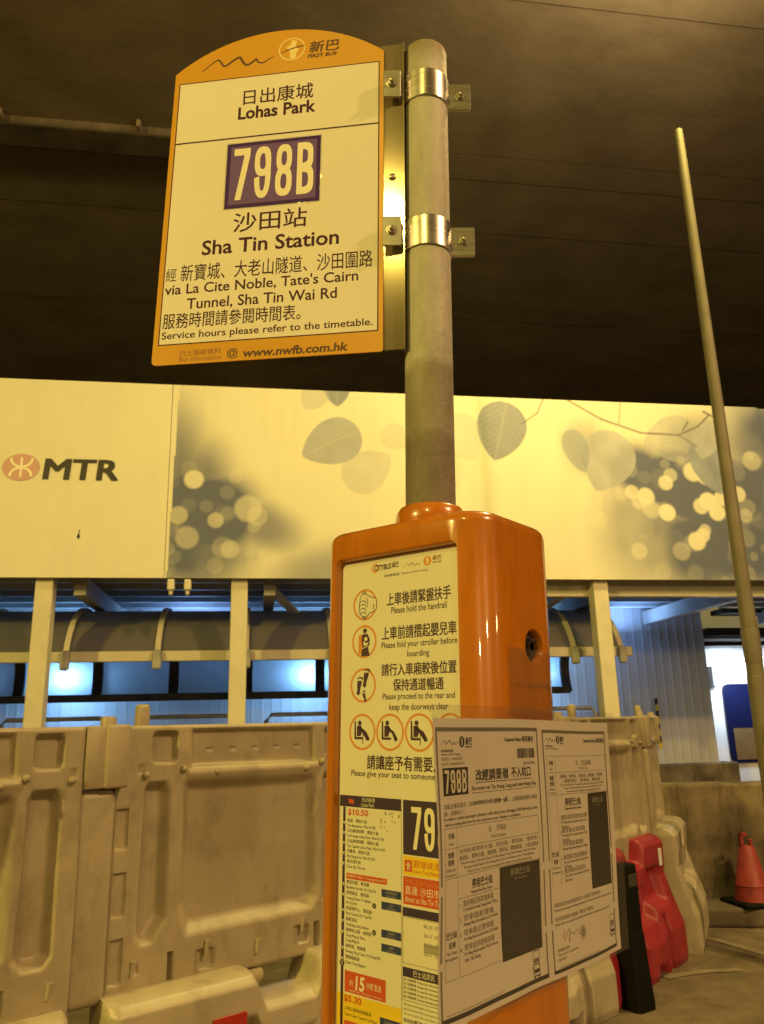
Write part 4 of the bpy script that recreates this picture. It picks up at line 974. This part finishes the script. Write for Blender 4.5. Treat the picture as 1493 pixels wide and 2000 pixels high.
def dashed(x0, y0, x1, y1, w, cuts):
    P.rect(x0, y1 - w, x1, y1, G, 1); P.rect(x0, y0, x1, y0 + w, K, 1)
    ys = [y0 + w] + [c for c in cuts] + [y1 - w]
    for a, c in zip(ys[0::2], ys[1::2]):
        for xx in (x0, x1 - 3): P.rect(xx, a, xx + 3, c, G, 1)
dashed(-169, -110.5, 49, 177.5, 4.5, (-62, -55, 8, 17)); dashed(61, -110.5, 247, 175.5, 4.0, (-62, -55, 8, 17))
def nlogo(x, y, k):
    squiggle(P, x, y, .27 * k, K, 1.1); P.disc(x + 41 * k, y + 4 * k, 5.2 * k, K, 1, 6.4 * k); P.rect(x + 40 * k, y - .2 * k, x + 42 * k, y + 8.5 * k, M_notice, 2)
    P.tbox('新巴', x + 48 * k, y + .6 * k, x + 61 * k, y + 9 * k, K, 2, .02, .1); P.tbox('FIRST BUS', x + 48 * k, y - 3 * k, x + 61 * k, y - .8 * k, K, 2, .02)
    P.tbox('新創建集團成員', x, y - 7.5 * k, x + 24 * k, y - 4.2 * k, K, 2); P.tbox('Members of NWS Holdings', x, y - 11.5 * k, x + 38 * k, y - 8.6 * k, K, 2)
nlogo(-160, 158, .95); nlogo(68, 160, .85)
P.tbox('Customer Notice', -34, 161, 5, 166, K, 2, .02); P.tbox('乘客通告', 7, 160.5, 37, 167.5, K, 2, .01)
P.tbox('Customer Notice', 176, 160, 212, 165, K, 2, .02); P.tbox('乘客通告', 214, 159.5, 243, 166, K, 2, .01)
x = -6.
while x < 38:
    w = random.choice((.7, 1.0, 1.6, 2.2)); P.rect(x, 141, x + w, 152.5, K, 1); x += w + random.choice((.5, .7, 1.1))
P.tbox('2020/0824/798B', 8, 133.5, 38, 136.5, G, 2)
P.tbox('發出日: 2020年8月', -160, 142, -121, 146, G, 2); P.tbox('生效日: 2020年8月24日', -160, 136.8, -117, 140.6, G, 2)
P.rect(-159, 105.5, -110.5, 134.5, K, 1); P.figures(-156, 108, -114, 132, M_cream, 2)
P.tbox('改經調景嶺', -95, 118.5, -28, 131, K, 2, .018); P.tbox('不入坑口', -21, 119, 26, 131.5, K, 2, .018); P.rect(-96, 116.2, 27, 117, K, 1)
P.tbox('Re-route via Tiu Keng Leng and omit Hang Hau', -103, 107.2, 38, 113.2, K, 2, .012); P.rect(-103, 105.6, 38, 106.2, K, 1)
P.tbox('為配合乘客需求，由', -160, 92, -104, 97.5, G, 2); P.tbox('2020年8月24日(星期一)起', -103, 92, -31, 97.8, K, 2, .01); P.tbox('，上述路線將調整行車路', -29, 92, 39, 97.5, G, 2)
P.tbox('線，詳情如下：', -160, 85, -120, 90, G, 2)
P.tbox('In order to satisfy passengers demand, with effect from 24 August 2020 (Monday), there', -160, 79.3, 39, 83.8, K, 2, .006); P.tbox('will be routeing alteration for the captioned route. Details are as follows:', -160, 73.8, -2, 78, K, 2, .006)
def hl(y, x0=-160.5, x1=38.5, w=.55): P.rect(x0, y, x1, y + w, G, 1)
for y in (72.3, 52, 22.5, -73.5): hl(y)
for x in (-160.5, -136, 38): P.rect(x, -73, x + .5, 72.3, G, 1)
P.tbox('方向', -154, 62, -142, 68, K, 2, .01); P.tbox('Bound', -152, 55.5, -144, 58.5, G, 2)
P.tbox('往', -72, 62, -66, 69, G, 2); P.tbox('沙田站', -56, 62, -35, 69, G, 2); P.tbox('To Sha Tin Station', -68, 55.5, -36, 59, G, 2)
P.tbox('改道', -155, 43, -143, 49, K, 2, .01); P.tbox('安排', -155, 35.5, -143, 41.5, K, 2, .01); P.tbox('Diversion', -158, 29.5, -140, 33, G, 2); P.tbox('Arrangement', -160, 24, -138, 27.6, G, 2)
P.tbox('分別取道環保大道、昭信路、寶邑路、唐俊街', -132, 45, 34, 50, G, 2); P.tbox('唐德街、寶琳北路、寶康路、寶林站、觀塘繞道、大老山隧道', -132, 38, 36, 43.2, G, 2)
for k, tt in enumerate(('Wan Po Road, Chiu Shun Road, Po Yap Road, Tong Chun Street, Tong Tak Street,', 'Po Lam Road North, Po Hong Road, Po Lam Station, Kwun Tong Bypass,', "Tate's Cairn Tunnel and resume the original routeing afterwards.")): P.tbox(tt, -128 + 6 * k, 33 - 4.6 * k, 32 - 6 * k, 36.4 - 4.6 * k, K, 2)
P.tbox('停用巴士站', -108, 8, -67, 17.5, K, 2, .02); P.tbox('Suspended Bus Stops', -110, 2.2, -68, 6.2, K, 2, .01); hl(.6, -136, -51)
P.rect(-51, -76, 37, 21.8, K, 1); P.tbox('新增巴士站', -27, 10, 14, 18, M_ltgrey, 2, .01); P.tbox('New Bus Stops', -20, 4.5, 8, 8, M_ltgrey, 2)
for k in range(14): P.rect(-46, -2 - 5 * k, 30 - (k * 17) % 30, -.6 - 5 * k, mat('faint_toner', (.045, .04, .034), .5) if k == 0 else bpy.data.materials['faint_toner'], 2)
yy = -8
for k, (c, e, e2) in enumerate((('寶邑路近將軍澳廣場', 'Po Yap Road outside Tseung Kwan O Plaza', ''), ('常寧路新寶城', 'Sheung Ning Rd outside La Cite Noble', ''), ('常寧路近寶寧路', 'Po Ning Road outside Hau Tak Estate', ''), ('寶寧路厚德邨商場', 'Po Ning Road outside Tak Fu House', 'Hau Tak Estate'))):
    P.text('%d.' % (k + 1), -134, yy, 6, K, 2); P.tbox(c, -126, yy, -66, yy + 6.5, G, 2); P.tbox(e, -126, yy - 5.6, -58, yy - 1.2, K, 2)
    if e2: P.tbox(e2, -126, yy - 10.5, -96, yy - 6.6, K, 2)
    yy -= 14.2
P.tbox('巴士站', -158, -35, -139, -28, K, 2, .01); P.tbox('安排', -154, -44, -142, -38, K, 2, .01); P.tbox('Bus Stop', -157, -50.5, -140, -46.5, K, 2); P.tbox('Arrangement', -160, -56, -138, -52, K, 2)
def busicon(x, y, k):
    P.frame(x, y + 15 * k, x + 16 * k, y + 29 * k, 1.2 * k, G, 1); P.frame(x, y, x + 16 * k, y + 14 * k, 1.4 * k, K, 1); P.rect(x + 2 * k, y + 4 * k, x + 14 * k, y + 8 * k, K, 2)
    P.rect(x + 2 * k, y + 16 * k, x + 14 * k, y + 20 * k, G, 2); P.rect(x + 1 * k, y - 2 * k, x + 4 * k, y, K, 1); P.rect(x + 12 * k, y - 2 * k, x + 15 * k, y, K, 1); P.line([(x - 2 * k, y + 12 * k), (x - 2 * k, y + 8 * k)], 1 * k, K, 1)
busicon(14, -104, .95); busicon(228, -94, .9)
P.tbox('Hong Kong First Bus Company Limited. For enquiries please contact our customer service hotline', -160, -105, -54, -102.8, K, 1)
# page 2
def h2(y, x0=69, x1=244): P.rect(x0, y, x1, y + .5, G, 1)
for y in (142, 121.5, 93.5): h2(y)
for x in (69, 92): P.rect(x, -14, x + .5, 142, G, 1)
P.tbox('方向', 75, 131, 86, 137, K, 2, .01); P.tbox('Bound', 76, 124.5, 84, 128, G, 2); P.tbox('往', 152, 130, 158, 137, G, 2); P.tbox('日出康城', 168, 130, 196, 137, G, 2); P.tbox('To Lohas Park', 160, 124.5, 186, 128, G, 2)
P.tbox('改道', 75, 112, 86, 118, K, 2, .01); P.tbox('安排', 75, 105, 86, 111, K, 2, .01); P.tbox('Diversion', 74, 100, 88, 103, G, 2); P.tbox('Arrangement', 71, 95, 91, 98, G, 2)
for k, tt in enumerate(('寶康路、唐明街、唐俊街、寶邑路、翠嶺路', '調景嶺站、景嶺路、寶邑路')): P.tbox(tt, 105 + 12 * k, 114 - 6 * k, 232 - 8 * k, 119 - 6 * k, G, 2)
for k, tt in enumerate(('Po Hong Road, Tong Ming Street, Tong Chun Street,', 'Tong Tak Street, Po Yap Road and Wan Po Road', 'to resume the original routeing afterwards.')): P.tbox(tt, 106 + 8 * k, 103.5 - 4.2 * k, 236 - 8 * k, 106.8 - 4.2 * k, K, 2)
P.tbox('停用巴士站', 116, 79, 160, 89, K, 2, .02); P.tbox('Suspended Bus Stops', 115, 73.5, 161, 77.5, K, 2, .01)
P.rect(181.5, -29.5, 241.5, 92.5, K, 1); P.tbox('新增巴士站', 195, 79, 228, 87, M_ltgrey, 2, .01); P.tbox('New Bus Stops', 202, 74.5, 222, 77.5, M_ltgrey, 2)
yy = 62
for k, (c, e, e2) in enumerate((('寶寧路厚德邨商場', 'Po Ning Road opposite Hau Tak', 'Estate'), ('寶寧路近常寧路', 'Po Ning Road opposite Hau Tak', 'Tak Kwai House'), ('常寧路新寶城外', 'Sheung Ning Road Hang Hau Village', ''), ('寶邑路近將軍澳廣場', 'Po Yap Road outside Tseung Kwan', 'O Plaza'), ('寶邑路近唐俊街', 'Tong Chun Street outside Tong Ming', 'Street'))):
    P.text('%d.' % (k + 1), 96, yy, 5.4, K, 2); P.tbox(c, 102, yy, 176 - (k * 7) % 16, yy + 6.4, G, 2); P.tbox(e, 102, yy - 5.2, 174, yy - 1.2, K, 2)
    if e2: P.tbox(e2, 102, yy - 9.8, 122, yy - 6.2, K, 2)
    yy -= 16
P.tbox('巴士站', 71, 20, 89, 26, K, 2, .01); P.tbox('安排', 75, 11, 86, 17, K, 2, .01); P.tbox('Bus Stop', 73, 5, 88, 8.5, K, 2); P.tbox('Arrangement', 70, -.5, 91, 3, K, 2)
P.tbox('有關改道安排詳情請參閱巴士站張貼之路線資料', 70, -38, 205, -33, G, 2); P.tbox('Passengers boarding at the affected stops please use the bus stops nearby during the period', 70, -43.5, 236, -40, K, 2)
P.tbox('如有查詢請致電客戶服務熱線，不便之處，敬請原諒。', 70, -54, 180, -49, G, 2); P.tbox('Please refer to the website for details. We apologise for any inconvenience caused.', 70, -59.5, 230, -56, K, 2)
P.curve([(86, -74), (92, -66), (90, -78), (98, -70), (104, -66), (102, -82), (108, -70), (116, -74), (124, -70), (132, -76), (136, -68)], .9, K, 1); P.ring(144, -76, 8.5, 1.2, G, 1, 24); P.disc(144, -76, 6, M_ltgrey, 1, n=20); P.ring(144, -76, 3.5, 1, G, 2, 16)
P.tbox('營運經理 謹啟', 72, -88, 102, -84, G, 2); P.tbox('Operations Department', 72, -93, 128, -89.5, G, 2); P.tbox('14.08.20', 72, -98, 92, -94.5, G, 2)
P.tbox('Hong Kong First Bus Company Limited. For enquiries please contact our hotline', 76, -106.2, 190, -104.2, K, 1)
P.build('printed_sheet', notice)
fm = Print(lambda x, y, d: nmap(x, y, d + .0011), 14.)
fm.rect(-176, -120, 284, 202, M_film, 0)
fm.build('clear_film', notice)
def tape(z0, z1, a, c, tilt):
    pl_ = plan(-.144, -.128, .128, .070, [.052, .022, .05, .055], 14); k0, k1 = 45, 74
    pl_ = [pl_[(i) % len(pl_)] for i in range(len(pl_))]
    side = [(.1292 + .0006, .070 - .055 - .165 * i / 24) for i in range(0, 13)] + [(u + .0016, n) for u, n in pl_[-15:]][::1]
    V = []; F = []; nn = 5
    pts = [(u, n) for u, n in side[:13]] + [(.0765 + .0535 * math.cos(R(x)), -.0755 - .054 * math.sin(R(x))) for x in range(0, 100, 6)]
    for i, (u, n) in enumerate(pts):
        for j in range(nn):
            w = .0008 * math.sin(i * 1.7 + j * 2.1) + .0006 * math.sin(i * .9 - j)
            V.append(UN(u + .0022 + w, n - (.001 if n < -.08 else 0), z0 + (z1 - z0) * j / (nn - 1) + tilt * i / len(pts) + .001 * math.sin(i * 2.3)))
    for i in range(len(pts) - 1):
        for j in range(nn - 1): F.append((i * nn + j, (i + 1) * nn + j, (i + 1) * nn + j + 1, i * nn + j + 1))
    mesh_obj('clear_tape', V, F, M_film, notice, None, 60)
tape(1.385, 1.432, 0, 0, .006); tape(1.43, 1.478, 0, 0, -.004)
